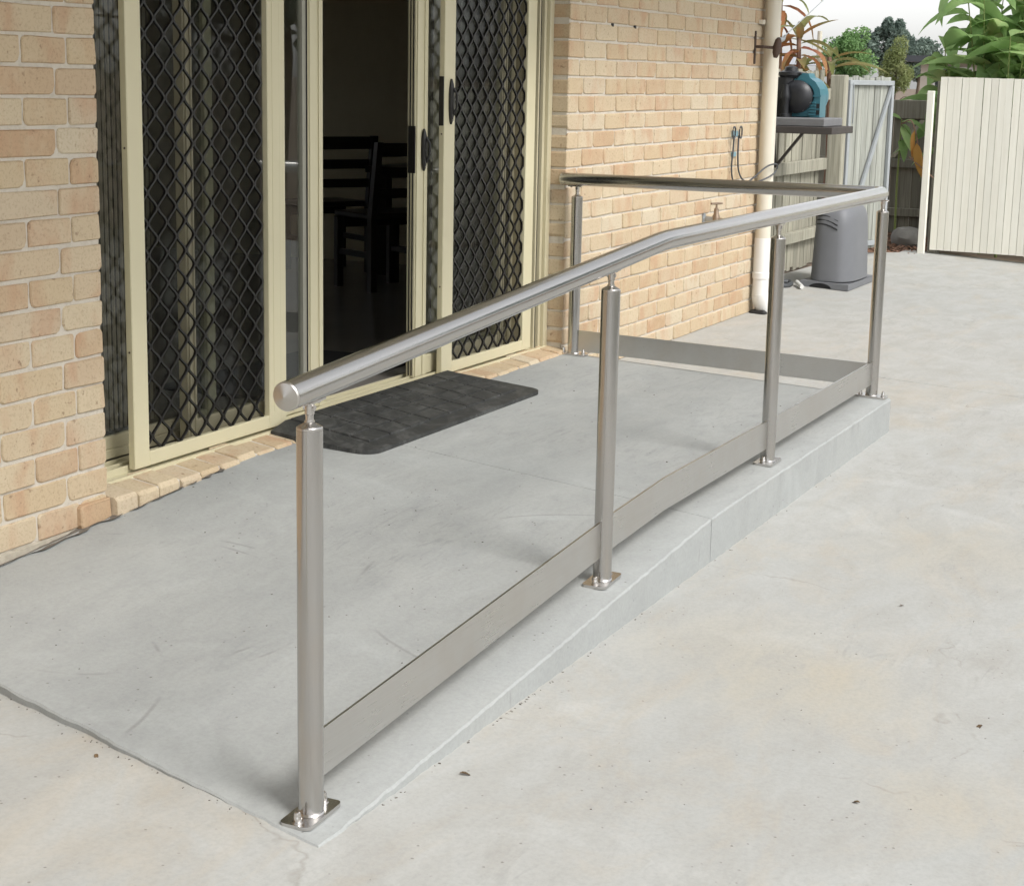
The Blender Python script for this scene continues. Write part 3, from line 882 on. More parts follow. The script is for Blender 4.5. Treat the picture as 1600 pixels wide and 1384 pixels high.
def screen_door(x0, x1, sl, sr, label, handle):
    t = thing('security_screen_door', label, 'screen door', ((x0 + x1) / 2, 0.11, 0.2), 'security screen doors')
    ya, yb = 0.100, 0.126
    z0, z1 = 0.2135, 2.26
    rb = 0.262
    B(x0, x0 + sl, ya, yb, z0, z1, 0.0025).obj('stile', 'cream_aluminium', t)
    if sr > 0.1:
        m = MB(); m.box(x1 - sr, x1 - 0.040, ya, yb, z0, z1, 0.0025); m.box(x1 - 0.0385, x1, ya + 0.003, yb, z0, z1, 0.0015); m.box(x1 - sr + 0.028, x1 - sr + 0.031, ya - 0.0012, ya + .001, z0 + .06, z1)
        m.obj('stile', 'cream_aluminium', t)
    else: B(x1 - sr, x1, ya, yb, z0, z1, 0.0025).obj('stile', 'cream_aluminium', t)
    B(x0 + sl + 0.0008, x1 - sr - 0.0008, ya + 0.0008, yb - 0.001, z0, rb, 0.0025).obj('rail', 'cream_aluminium', t)
    B(x0 + sl + 0.0008, x1 - sr - 0.0008, ya + 0.0008, yb - 0.001, 2.18, z1, 0.0025).obj('rail', 'cream_aluminium', t)
    # diamond grille of wavy flat bars
    gx0, gx1, gz0, gz1 = x0 + sl - 0.006, x1 - sr + 0.006, rb - 0.006, 2.19
    cw, chh = 0.104, 0.100
    m = MB(); i = 0
    x = gx0 + 0.012
    yc = 0.114; hw, hd = 0.0050, 0.0045
    N = 12
    while x < gx1 - 0.004:
        sgn = 1 if i % 2 else -1
        nz = int((gz1 - gz0) / chh * N)
        prev = None
        for k in range(nz + 1):
            z = gz0 + (gz1 - gz0) * k / nz
            ph = (z - 0.03) / chh * 2 * math.pi
            tri = 0.4 * 2 / math.pi * math.asin(0.97 * math.sin(ph)) + 0.6 * math.sin(ph)
            xx = x + sgn * cw / 4 * tri * 0.97
            xx = min(max(xx, gx0 + hw), gx1 - hw)
            o = len(m.v)
            m.v += [(xx - hw, yc - hd, z), (xx + hw, yc - hd, z), (xx + hw, yc + hd, z), (xx - hw, yc + hd, z)]
            if prev is not None:
                for q in range(4): m.f.append((prev + q, prev + (q + 1) % 4, o + (q + 1) % 4, o + q))
            prev = o
        x += cw / 2; i += 1
    m.obj('diamond_grille', 'black_paint', t)
    mf = MB(); mf.add([(gx0, 0.1215, gz0), (gx1, 0.1215, gz0), (gx1, 0.1215, gz1), (gx0, 0.1215, gz1)], [(0, 1, 2, 3)])
    mf.obj('fly_mesh', 'fly_mesh', t)
    if handle:
        lens_handle(x0 + 0.055, ya, 1.385, t, 0.19, 0.036)
        B(x0 - 0.0055, x0 - 0.0005, ya + 0.002, yb - 0.002, 1.285, 1.49, 0.001).obj('lock_plate', 'black_paint', t)
    m = MB()
    for z in (0.6, 1.25, 1.9): m.lathe((x0 - 0.0008, ya + 0.012, z), [(0.0035, 0), (0.0035, 0.0012)], 8, (-1, 0, 0))
    m.obj('screw', 'rusty_iron', t)
    return t
screen_door(0.277, 1.205, 0.080, 0.118, 'left security screen door with black diamond grille, beside the left brick wall', False)
screen_door(2.462, 3.402, 0.100, 0.095, 'right security screen door with black diamond grille and handle', True)

# vertical blinds inside
def vane_mesh(w, h, mat):
    m = MB(); n = 4
    for i in range(n + 1):
        t = -1 + 2 * i / n
        for z in (0, h): m.v += [(0.006 * (1 - t * t), t * w / 2, z), (0.006 * (1 - t * t) + 0.0012, t * w / 2, z)]
    for i in range(n):
        a = i * 4
        m.f += [(a, a + 4, a + 6, a + 2), (a + 1, a + 3, a + 7, a + 5), (a, a + 1, a + 5, a + 4), (a + 2, a + 6, a + 7, a + 3)]
    m.f += [(0, 2, 3, 1), (n * 4, n * 4 + 1, n * 4 + 3, n * 4 + 2)]
    return m.mesh('vane', mat)
bl = thing('vertical_blind', 'ribbed grey vertical blind stacked behind the glass next to the left brick wall', 'blind', (0.3, 0.35, 0.3), 'vertical blinds')
vm = vane_mesh(0.064, 1.98, 'vane_fabric')
B(0.05, 1.70, 0.295, 0.335, 2.29, 2.33).obj('headrail', 'cream_aluminium', bl)
vm_d = vane_mesh(0.060, 1.98, 'vane_fabric_dark')
for i in range(44): inst('vane', vm_d if i % 2 else vm, (0.10 + 0.0125 * i, 0.318, 0.305), bl, (0, 0, math.radians(20 + random.uniform(-3, 3))))  # every other vane darker: rib shading is put into the fabric colour
br = thing('vertical_blind', 'brownish vertical blind hanging behind the right screen door', 'blind', (3.0, 0.35, 0.3), 'vertical blinds')
vm2 = vane_mesh(0.088, 1.98, 'vane_fabric_dark')
B(1.72, 3.5, 0.325, 0.365, 2.29, 2.33).obj('headrail', 'cream_aluminium', br)
for i in range(15): inst('vane', vm2, (2.80 + 0.047 * i, 0.345, 0.305), br, (0, 0, math.radians(52 + random.uniform(-8, 8))))

# ------------------------------------------------------------------ dining room behind the doors
FZ = 0.212
struct(B(-3.2, 6.5, 0.272, 6.6, 0.10, FZ).obj('floor', 'floor_tile'))
struct(B(-3.2, 6.5, 0.28, 6.6, 2.55, 2.62).obj('ceiling', 'ceiling_paint'))
struct(B(6.45, 6.74, 0.115, 6.6, 0.0, 2.6).obj('wall_end', 'plaster'))
struct(B(-3.3, -3.2, 0.115, 6.6, 0.0, 2.6).obj('wall_left', 'plaster'))
mb = MB(); mb.box(-3.2, 3.9, 6.5, 6.6, 0.2, 2.6); mb.box(5.3, 6.45, 6.5, 6.6, 0.2, 2.6); mb.box(3.9, 5.3, 6.5, 6.6, 0.2, 1.1); mb.box(3.9, 5.3, 6.5, 6.6, 2.1, 2.6)  # unseen window opening, added to let more light into the room
struct(mb.obj('wall_back', 'plaster'))
struct(B(-3.2, -0.002, 0.20, 0.271, 0.1, 2.6).obj('wall_inner', 'plaster'))
struct(B(3.558, 6.45, 0.20, 0.271, 0.1, 2.6).obj('wall_inner', 'plaster'))
struct(B(-0.002, 3.558, 0.20, 0.271, 2.461, 2.6).obj('wall_lintel', 'plaster'))
im = B(1.55, 2.75, 0.36, 0.95, FZ + 0.001, FZ + 0.014, 0.004).obj('door_mat', 'doormat')
tag(im, 'dark doormat just inside the open sliding doors', 'doormat')

def chair(loc, rz, label):
    t = thing('dining_chair', label, 'chair', loc, 'dining chairs')
    w, d, sh, bh = 0.41, 0.42, 0.43, 0.89
    parts = []
    def pt(name, mb):
        o = mb.obj(name, 'dark_timber'); o.parent = t
    for sx in (-1, 1):
        pt('leg', B(sx * w / 2 - 0.022, sx * w / 2 + 0.022, -d / 2, -d / 2 + 0.044, 0, sh, 0.003))
        m = MB(); x0, x1 = sx * w / 2 - 0.02, sx * w / 2 + 0.02
        m.prism([(x0, d / 2 - 0.045, 0), (x0, d / 2, 0), (x0, d / 2, sh), (x0, d / 2 + 0.07, bh), (x0, d / 2 + 0.03, bh), (x0, d / 2 - 0.045, sh)], (0.04, 0, 0))
        pt('back_post', m)
        pt('stretcher', B(sx * w / 2 - 0.012, sx * w / 2 + 0.012, -d / 2 + 0.045, d / 2 - 0.046, 0.2, 0.235, 0.002))
    pt('seat', B(-w / 2 - 0.01, w / 2 + 0.01, -d / 2 - 0.02, d / 2 - 0.046, sh + 0.001, sh + 0.035, 0.008))
    pt('apron', B(-w / 2 + 0.023, w / 2 - 0.023, -d / 2 + 0.008, -d / 2 + 0.03, sh - 0.07, sh - 0.002, 0.002))
    for z0, z1, y in ((bh - 0.085, bh - 0.005, 0.062), (bh - 0.21, bh - 0.15, 0.045), (bh - 0.33, bh - 0.275, 0.030)):
        pt('back_slat', B(-w / 2 + 0.021, w / 2 - 0.021, d / 2 + y - 0.042, d / 2 + y - 0.018, z0, z1, 0.003))
    t.rotation_euler = (0, 0, rz)
    return t
chair((5.19, 1.90, FZ), math.radians(152), 'dark ladder-back chair in the middle of the open doorway')
chair((5.52, 1.72, FZ), math.radians(150), 'dark ladder-back chair seen beside the glass door handle')
chair((5.80, 2.66, FZ), math.radians(148), 'dark chair half hidden by the left glass door edge')
tb = thing('dining_table', 'dark timber dining table behind the chairs indoors', 'table', (5.85, 2.2, FZ))
B(5.75, 6.42, 0.7, 2.35, FZ + 0.66, FZ + 0.70, 0.004).obj('tabletop', 'dark_timber', tb)
for x in (5.82, 6.35):
    for y in (0.8, 2.25): B(x - 0.04, x + 0.04, y - 0.04, y + 0.04, FZ, FZ + 0.659, 0.003).obj('leg', 'dark_timber', tb)

# ------------------------------------------------------------------ rubber threshold ramp
mat_t = thing('threshold_ramp', 'black rubber threshold ramp with tiled grooves in front of the doors', 'threshold ramp', (1.8, -0.12, 0.18))
def rr(x0, x1, y0, y1, rf, n=6):
    """rounded at the two front corners (y0)"""
    p = [(x0, y1)]
    for i in range(n + 1):
        t = math.pi + math.pi / 2 * i / n
        p.append((x0 + rf + rf * math.cos(t), y0 + rf + rf * math.sin(t)))
    for i in range(n + 1):
        t = 1.5 * math.pi + math.pi / 2 * i / n
        p.append((x1 - rf + rf * math.cos(t), y0 + rf + rf * math.sin(t)))
    p.append((x1, y1))
    return p
def mat_top(x, y): return 0.180 + (0.236 - 0.180) * (y + 0.30) / 0.37
o0 = rr(1.050, 2.565, -0.345, 0.074, 0.075)
o2 = rr(1.150, 2.465, -0.285, 0.074, 0.02)
m = MB(); n = len(o0)
for x, y in o0: m.v.append((x, y, (land_z(y) if y < -0.05 else 0.14) - 0.004))
for x, y in o0: m.v.append((x, y, max(land_z(y), ramp_z(x, y)) + (0.015 if y < 0 else 0.03)))
for x, y in o2: m.v.append((x, y, mat_top(x, y)))
for a in range(2):
    for i in range(n - 1): m.f.append((a * n + i, a * n + i + 1, (a + 1) * n + i + 1, (a + 1) * n + i))
    m.f.append((a * n + n - 1, a * n, (a + 1) * n, (a + 1) * n + n - 1))
m.f.append(tuple(2 * n + i for i in range(n)))
m.obj('body', 'rubber', mat_t, True, angle=0.25)
nx, ny = 8, 4
tx0, tx1, ty0, ty1 = 1.165, 2.45, -0.272, 0.066
for i in range(nx):
    for j in range(ny):
        a0 = tx0 + (tx1 - tx0) * i / nx + 0.0045; a1 = tx0 + (tx1 - tx0) * (i + 1) / nx - 0.003
        b0 = ty0 + (ty1 - ty0) * j / ny + 0.003; b1 = ty0 + (ty1 - ty0) * (j + 1) / ny - 0.003
        m = MB(); h = 0.0075; e = 0.0012
        for (ax, ay, dz) in ((a0, b0, -.002), (a1, b0, -.002), (a1, b1, -.002), (a0, b1, -.002), (a0 + e, b0 + e, h), (a1 - e, b0 + e, h), (a1 - e, b1 - e, h), (a0 + e, b1 - e, h)):
            m.v.append((ax, ay, mat_top(ax, ay) + dz))
        m.f = [(4, 5, 6, 7), (0, 1, 5, 4), (1, 2, 6, 5), (2, 3, 7, 6), (3, 0, 4, 7)]
        m.obj('tread_pad', 'rubber', mat_t)

# ------------------------------------------------------------------ stainless handrail
YR = -1.5387
RP, RR = 0.0272, 0.0300
X1, X2, X3, X4 = -1.327, 0.296, 1.931, 3.541
Y5 = -0.0667
ZR = 1.0205
def rail_z(x): return 0.8781 + (x + 1.327) * 0.0723 if x < 0.655 else ZR
hr = thing('handrail', 'brushed stainless steel handrail with five posts along the concrete ramp', 'handrail', (1.1, YR, 0.0))
XB = 0.655
zb = rail_z(0.6549)
def bend(p0, p1, p2, r, n=5):
    p0, p1, p2 = Vector(p0), Vector(p1), Vector(p2)
    a = (p0 - p1).normalized(); b = (p2 - p1).normalized()
    A, Bq = p1 + a * r, p1 + b * r
    return [A * (1 - t) ** 2 + p1 * 2 * t * (1 - t) + Bq * t * t for t in (i / n for i in range(n + 1))]
pA = Vector((-1.412, YR, rail_z(-1.412))); pB = Vector((0.72, YR, ZR)); pC = Vector((X4, YR, ZR)); pD = Vector((X4, 0.012, ZR + 0.0))
path = [pA] + bend(pA, pB, pC, 0.07) + bend(pB, pC, pD, 0.045, 7) + [pD]
m = MB(); m.tube(path, RR, 36, ref=(0, 0, 1)); rail = m.obj('rail', 'steel_rail', hr, True, angle=0.5)
dA = (pA - pB).normalized()
MB().lathe(pA - dA * 0.0005, [(RR * 0.995, -0.001), (RR * 0.99, 0.0035), (RR * 0.93, 0.006), (0.001, 0.013)], 36, dA).obj('end_cap', 'steel_cap', rail, True, angle=0.2)
MB().lathe(pD, [(RR * 1.02, -0.004), (RR * 1.02, 0.004), (RR * 0.8, 0.007)], 28, (0, 1, 0)).obj('end_cap', 'steel_bright', rail, True)

def base_z(x, y): return ramp_z(x, y) if x > x_toe(y) else ground_z(y)
def post(x, y, zr, along, slope=0.0):
    zb_ = base_z(x, y) + 0.009
    ztop = zr - 0.087
    p = MB().tube([(x, y, zb_), (x, y, ztop)], RP, 32).obj('post', 'steel_post', hr, True, origin=None)
    # cap
    MB().lathe((x, y, ztop), [(RP * .985, 0), (RP, 0.0005), (RP, 0.0048), (RP * 0.93, 0.0072), (0.0105, 0.0155), (0.0105, 0.019)], 32).obj('cap', 'steel_bright', p, True, angle=0.35)
    MB().tube([(x, y, ztop - 0.0012), (x, y, ztop + 0.0002)], RP * 0.97, 28).obj('joint_line', 'black_gasket', p)
    m = MB(); m.lathe((x, y, ztop + 0.012), [(0.0085, 0), (0.0085, 0.018), (0.0100, 0.020), (0.0100, 0.052), (0.007, 0.056)], 16)
    dx = Vector((1, 0, slope)) if along == 'x' else Vector((0, 1, 0))
    dx.normalize(); sd = Vector((0, 1, 0)) if along == 'x' else Vector((1, 0, 0))
    m.lathe(Vector((x, y, ztop + 0.045)) - sd * 0.0125, [(0.006, 0), (0.006, 0.025)], 10, sd)
    m.obj('pin', 'steel_bright', p, True)
    up = dx.cross(sd); up = up if up.z > 0 else -up
    c = Vector((x, y, zr)) - up * (RR + 0.0015)
    m = MB()
    M = Matrix(((dx.x, sd.x, up.x, c.x), (dx.y, sd.y, up.y, c.y), (dx.z, sd.z, up.z, c.z), (0, 0, 0, 1)))
    m.box(-0.024, 0.046, -0.011, 0.011, -0.003, 0.003, 0.0015, M)
    m.box(0.026, 0.036, -0.005, 0.005, -0.008, -0.003, 0.002, M)
    m.obj('saddle', 'steel_bright', p)
    # base plate
    hl, hw_ = 0.070, 0.037
    e1 = Vector((1, 0, base_z(x + .05, y) - base_z(x - .05, y))) if along == 'x' else Vector((0, 1, 0.049))
    if along == 'x': e1 = Vector((0.1, 0, base_z(x + .05, y) - base_z(x - .05, y)))
    e1.normalize(); e2 = Vector((0, 1, 0)) if along == 'x' else Vector((1, 0, 0))
    up = e1.cross(e2); up = up if up.z > 0 else -up
    c = Vector((x, y, base_z(x, y) + 0.0012))
    out = []
    for (a, b) in ((-1, -1), (1, -1), (1, 1), (-1, 1)):
        r = 0.014
        for k in range(5):
            t = {(-1, -1): math.pi, (1, -1): 1.5 * math.pi, (1, 1): 0.0, (-1, 1): 0.5 * math.pi}[(a, b)] + math.pi / 2 * k / 4
            out.append(c + e1 * (a * (hl - r) + r * math.cos(t)) + e2 * (b * (hw_ - r) + r * math.sin(t)))
    m = MB(); m.prism(out, up * 0.0085); bp = m.obj('base_plate', 'steel_bright', p)
    MB().lathe((x, y, zb_ - 0.001), [(RP + 0.004, 0), (RP + 0.0025, 0.002), (RP + 0.0002, 0.0045)], 28).obj('weld', 'steel_bright', p, True)
    for s in (-1, 1):
        q = c + e1 * (s * 0.052) + up * 0.0085
        MB().lathe(q, [(0.012, 0), (0.012, 0.002), (0.0085, 0.0022), (0.0085, 0.010), (0.0075, 0.0115), (0.0075, 0.017), (0.006, 0.0215), (0.0025, 0.0235)], 12, up).obj('dome_nut', 'steel_bright', p, True)
    return p
post(X1, YR, rail_z(X1), 'x', 0.0723)
post(X2, YR, rail_z(X2), 'x', 0.0723)
post(X3, YR, ZR, 'x')
post(X4, YR, ZR, 'y')
post(X4, Y5, ZR, 'y')
def kick(x0, z0, x1, z1, y):
    h = 0.106
    m = MB(); m.prism([(x0, y - 0.003, z0), (x1, y - 0.003, z1), (x1, y - 0.003, z1 + h), (x0, y - 0.003, z0 + h)], (0, 0.006, 0))
    return m.obj('kick_plate', 'steel_plate', hr)
kick(X1 + RP + .0005, 0.034, X2 - RP - .0005, 0.139, YR)
# cranked middle plate follows ramp then landing
h = 0.106
xa, xb = X2 + RP + .0005, X3 - RP - .0005
xm, zm = 0.80, 0.166
m = MB()
m.prism([(xa, YR - .003, 0.144), (xm, YR - .003, zm), (xb, YR - .003, 0.163), (xb, YR - .003, 0.163 + h), (xm, YR - .003, zm + h), (xa, YR - .003, 0.144 + h)], (0, .006, 0))
m.obj('kick_plate', 'steel_plate', hr)
kick(X3 + RP + .0005, 0.163, X4 - RP - .0005, 0.165, YR)
m = MB(); m.prism([(X4 - .003, YR + RP + .0005, 0.152), (X4 - .003, Y5 - RP - .0005, 0.196), (X4 - .003, Y5 - RP - .0005, 0.298), (X4 - .003, YR + RP + .0005, 0.258)], (.006, 0, 0))
m.obj('kick_plate', 'steel_plate', hr)

# ------------------------------------------------------------------ downpipe and wall fittings
PX, PY = 6.625, -0.062
dp = thing('downpipe', 'cream and white plastic downpipe at the far end of the brick wall', 'pipe', (PX, PY, 0.04))
MB().tube([(PX, PY, 0.47), (PX, PY, 2.58)], 0.049, 24).obj('upper_pipe', 'pvc_cream', dp, True)
lowp = MB().lathe((PX, PY, 0.135), [(0.051, 0), (0.051, 0.125), (0.056, 0.127), (0.056, 0.165), (0.051, 0.167), (0.051, 0.385)], 24).obj('lower_pipe', 'pvc_white', dp, True)
MB().tube([(PX, PY, 0.165), (PX + 0.005, PY - 0.005, 0.12), (PX + 0.03, PY - 0.012, 0.075), (PX + 0.055, PY - 0.02, 0.05)], [0.054, 0.054, 0.052, 0.05], 20).obj('shoe', 'pvc_white', dp, True)
B(PX - 0.05, PX + 0.06, PY - 0.05, PY + 0.055, 0.012, 0.058, 0.012).obj('drain_boot', 'black_gasket', dp)
for z in (1.845,):
    MB().lathe((PX, PY, z), [(0.0515, 0), (0.0515, 0.022)], 24).obj('clip', 'pvc_cream', dp, True)
    B(PX - 0.095, PX - 0.0505, -0.03, 0.0, z - 0.002, z + 0.024, 0.002).obj('clip_tab', 'pvc_cream', dp)
tap = thing('garden_tap', 'small bronze garden tap on the brick wall behind the rail', 'tap', (5.63, 0, 0.7))
TZ = 0.700
MB().lathe((5.63, 0.002, TZ), [(0.034, 0), (0.034, 0.005), (0.016, 0.012), (0.013, 0.075)], 16, (0, -1, 0)).obj('flange', 'galvanised', tap, True)
m = MB(); m.lathe((5.63, -0.075, TZ - 0.012), [(0.012, 0), (0.022, 0.006), (0.022, 0.03), (0.016, 0.042), (0.013, 0.075), (0.006, 0.08), (0.006, 0.10)], 14)
m.tube([(5.63, -0.07, TZ), (5.63, -0.11, TZ - 0.004), (5.63, -0.135, TZ - 0.02), (5.63, -0.142, TZ - 0.05)], [0.014, 0.014, 0.013, 0.012], 12)
m.obj('body', 'brass_aged', tap, True)
MB().tube([(5.59, -0.055, TZ + 0.092), (5.63, -0.075, TZ + 0.092), (5.67, -0.095, TZ + 0.092)], [0.006, 0.0075, 0.006], 8).obj('handle', 'brass_aged', tap, True)
hk = thing('cable_hook', 'looped black cable hanging from a small clip high on the brick wall', 'cable', (6.12, 0, 1.1))
B(6.075, 6.165, -0.018, 0.0, 1.165, 1.20, 0.003).obj('clip', 'blue_plastic', hk)
B(6.085, 6.155, -0.014, 0.0, 1.045, 1.072, 0.003).obj('clip', 'blue_plastic', hk)
m = MB()
for xx in (6.055, 6.185): m.tube([(xx + 0.034 * math.cos(t), -0.022 - 0.006 * math.sin(t * .5), 1.19 + 0.036 * math.sin(t)) for t in (2 * math.pi * i / 14 for i in range(15))], 0.005, 6)
def cat(pts, n=6):
    pts = [Vector(p) for p in pts]; out = []
    P = [pts[0] * 2 - pts[1]] + pts + [pts[-1] * 2 - pts[-2]]
    for i in range(1, len(P) - 2):
        for k in range(n):
            t = k / n; a, b, c, d = P[i - 1], P[i], P[i + 1], P[i + 2]
            out.append(0.5 * ((2 * b) + (c - a) * t + (2 * a - 5 * b + 4 * c - d) * t * t + (3 * b - a - 3 * c + d) * t ** 3))
    return out + [pts[-1]]
m.tube(cat([(6.075, -0.02, 1.17), (6.065, -0.02, 1.08), (6.055, -0.018, 0.98), (6.10, -0.02, 0.895), (6.22, -0.03, 0.865), (6.37, -0.05, 0.90), (6.52, -0.10, 0.975), (6.60, -0.14, 0.985), (6.575, -0.13, 0.93), (6.46, -0.07, 0.885), (6.30, -0.03, 0.89), (6.20, -0.02, 0.95), (6.165, -0.02, 1.05), (6.165, -0.02, 1.17)], 6), 0.0055, 6)
m.obj('cable', 'cable_black', hk, True)
bk = thing('line_bracket', 'rusty clothesline bracket and wire strainer beside the top of the downpipe', 'bracket', (6.47, 0, 1.7))
m = MB(); m.box(6.452, 6.478, -0.008, 0.0, 1.60, 1.80, 0.002); m.tube([(6.465, 0, 1.705), (6.465, -0.05, 1.705), (6.50, -0.125, 1.70)], 0.009, 8)
m.obj('plate', 'rusty_iron', bk)
MB().lathe((6.49, -0.128, 1.64), [(0.012, 0), (0.024, 0.03), (0.027, 0.07), (0.02, 0.11), (0.010, 0.12)], 12, (0.15, -0.1, 1)).obj('strainer', 'rusty_iron', bk, True)
m = MB(); m.tube([(6.505, -0.14, 1.745), (6.56, -0.155, 1.755), (6.60, -0.15, 1.775)], [0.02, 0.012, 0.008], 10); m.obj('shackle', 'galvanised', bk, True)
MB().tube([(6.60, -0.15, 1.775), (10.78, 0.74, 2.20)], 0.0035, 6).obj('wire', 'galvanised', bk)
m = MB()
for xx in (4.09, 4.40): m.box(xx, xx + 0.022, -0.0012, 0.006, 1.748, 1.764)
m.obj('weep_hole', 'black_gasket', wallR)

# ------------------------------------------------------------------ paling fences and gate
def plank(w, h, t, mat, seed, top_jit=0.004):
    r = random.Random(seed)
    m = MB(); c = 0.002
    a, b = r.uniform(-top_jit, top_jit), r.uniform(-top_jit, top_jit)
    for (z, s) in ((0, 0), (h, 1)):
        za, zb_ = (z, z) if not s else (z + a, z + b)
        m.v += [(-w / 2 + c, -t / 2, za), (w / 2 - c, -t / 2, zb_), (w / 2, -t / 2 + c, zb_), (w / 2, t / 2, zb_), (-w / 2, t / 2, za), (-w / 2, -t / 2 + c, za)]
    m.f = [(0, 1, 2, 3, 4, 5), (11, 10, 9, 8, 7, 6)] + [(i, (i + 1) % 6, 6 + (i + 1) % 6, 6 + i) for i in range(6)]
    return m.mesh('paling', mat)
fa = thing('paling_fence', 'weathered timber paling fence with mossy rails behind the pump', 'fence', (8.6, 0.52, 0.05))
pv = [plank(0.094, 1.545, 0.016, 'paling_grey', k, 0.01) for k in range(5)]
x = 7.0; i = 0
while x < 10.02:
    inst('paling', pv[i % 5], (x, 0.53 + random.uniform(-0.004, 0.004), 0.045 + random.uniform(-0.02, 0.015)), fa, (random.uniform(-0.01, 0.01), random.uniform(-0.008, 0.008), 0))
    x += 0.099; i += 1
for z0, z1 in ((0.26, 0.345), (0.80, 0.893), (1.36, 1.45)): B(6.95, 10.09, 0.465, 0.519, z0, z1, 0.004).obj('rail', 'paling_grey', fa)
B(10.10, 10.225, 0.36, 0.48, 0.03, 1.56, 0.006).obj('post', 'paling_grey', fa)

gt = thing('timber_gate', 'pale weathered timber gate with blue grey steel frame and diagonal brace', 'gate', (10.27, 0.385, 0.1))
g0, g1 = Vector((10.275, 0.375, 0)), Vector((11.01, 0.18, 0))
gd_ = (g1 - g0); GL = gd_.length; gd_.normalize(); gn = Vector((gd_.y, -gd_.x, 0))
ga = math.atan2(gd_.y, gd_.x)
def GM(mb, name, mat):
    M = Matrix.Translation(g0) @ Matrix.Rotation(ga, 4, 'Z')
    mb.v = [tuple(M @ Vector(v)) for v in mb.v]
    return mb.obj(name, mat, gt)
gp = [plank(0.088, 1.44, 0.016, 'gate_timber', 50 + k, 0.008) for k in range(4)]
n = 8
for i in range(n):
    p = g0 + gd_ * (GL * (i + 0.5) / n) - gn * 0.02
    inst('paling', gp[i % 4], (p.x, p.y, 0.115 + random.uniform(-0.012, 0.006)), gt, (0, random.uniform(-.006, .006), ga))
GM(B(0, GL, -0.020, 0.008, 1.482, 1.522, 0.003), 'frame_bar', 'gate_steel')
GM(B(0, GL, -0.020, 0.008, 0.14, 0.18, 0.003), 'frame_bar', 'gate_steel')
GM(B(0, 0.04, -0.022, 0.008, 0.1805, 1.4815, 0.003), 'frame_bar', 'gate_steel')
GM(B(GL - 0.04, GL, -0.022, 0.008, 0.1805, 1.4815, 0.003), 'frame_bar', 'gate_steel')
mb = MB(); mb.prism([(0.045, -0.018, 0.20), (0.10, -0.018, 0.20), (GL - 0.045, -0.018, 1.40), (GL - 0.045, -0.018, 1.475)], (0, 0.02, 0)); GM(mb, 'brace', 'gate_steel')
mb = MB(); mb.tube([(0.05, -0.02, 1.50), (0.055, -0.03, 1.30), (0.062, -0.025, 1.17)], 0.006, 6); GM(mb, 'latch', 'galvanised')

fb = thing('paling_fence', 'dark timber fence with heavy top board between the gate and cream fence', 'fence', (13.0, 0.3, 0.0))
pb = [plank(0.1, 1.32, 0.016, 'paling_dark', 80 + k, 0.006) for k in range(4)]
y = 1.7; i = 0
while y > -2.4:
    inst('paling', pb[i % 4], (13.0, y, -0.02 + random.uniform(-.01, .01)), fb, (0, random.uniform(-.006, .006), math.pi / 2))
    y -= 0.104; i += 1
for z0, z1, xx in ((0.705, 0.79, 12.95), (1.172, 1.35, 12.955), (0.24, 0.32, 12.95)): B(xx, 12.99, -2.4, 1.7, z0, z1, 0.005).obj('rail', 'paling_dark', fb)
mb = MB(); mb.prism([(12.956, 0.62, 0.80), (12.956, 0.57, 0.80), (12.956, 0.29, 1.165), (12.956, 0.34, 1.165)], (0.03, 0, 0)); mb.obj('brace', 'paling_grey', fb)

fc = thing('cream_fence', 'cream painted board fence closing the paved yard on the right', 'fence', (11.5, -1.5, 0.0))
cb = [plank(0.0595, 1.50, 0.018, 'cream_board', 120 + k, 0.0015) for k in range(5)]
y = -0.155; i = 0
while y > -5.0:
    gz = ground_z(y)
    inst('board', cb[i % 5], (11.50 + random.uniform(-.0015, .0015), y, gz + 0.035 + 0.052 * min(1, (-0.155 - y) / 0.7) * 0.6), fc, (0, random.uniform(-.002, .002), math.pi / 2))
    y -= 0.0625; i += 1
for z0 in (0.25, 1.15): B(11.515, 11.56, -5.0, -0.13, z0, z0 + 0.09, 0.004).obj('rail', 'cream_board', fc)
B(11.53, 11.62, -0.185, -0.095, 0.0, 1.53, 0.004).obj('post', 'paling_dark', fc)
cp = B(11.41, 11.465, -0.092, -0.034, 0.02, 1.445, 0.004).obj('fence_post', 'cream_board')
tag(cp, 'slim cream timber post just left of the cream board fence', 'post')

# ------------------------------------------------------------------ pump, shelf and pump cover
sh = thing('pump_shelf', 'dark shelf with grey slab carrying the teal pump beside the fence', 'shelf', (8.45, 0.2, 1.14))
B(8.20, 8.80, -0.058, 0.455, 1.135, 1.185, 0.004).obj('board', 'slab_dark', sh)
B(8.24, 8.74, 0.01, 0.44, 1.1855, 1.245, 0.006).obj('slab', 'slab_grey', sh)
for yy in (0.40, 0.18):
    mb = MB(); mb.prism([(8.30, yy, 1.134), (8.34, yy, 1.134), (8.62, 0.458, 0.87), (8.58, 0.458, 0.87)], (0, 0.02, 0)); mb.obj('bracket', 'slab_dark', sh)
pu = thing('pool_pump', 'teal and black pump sitting on the shelf beside the downpipe', 'pump', (8.46, 0.25, 1.246))
YP = lambda px: 0.11 + (1280 - px) * 0.00426
ZP = lambda py: 1.248 + (184 - py) * 0.00466
c0 = (8.56, YP(1246), ZP(152))
MB().lathe(c0, [(0.10, -0.10), (0.135, -0.095), (0.142, -0.06), (0.142, 0.14), (0.12, 0.16), (0.05, 0.17)], 28, (1, 0, 0)).obj('motor', 'pump_teal', pu, True)
vo = MB().lathe((8.46, YP(1240), ZP(153)), [(0.112, 0.03), (0.118, 0.0), (0.118, -0.03), (0.10, -0.055), (0.06, -0.075), (0.02, -0.08)], 28, (1, 0, 0)).obj('volute', 'pump_black', pu, True)
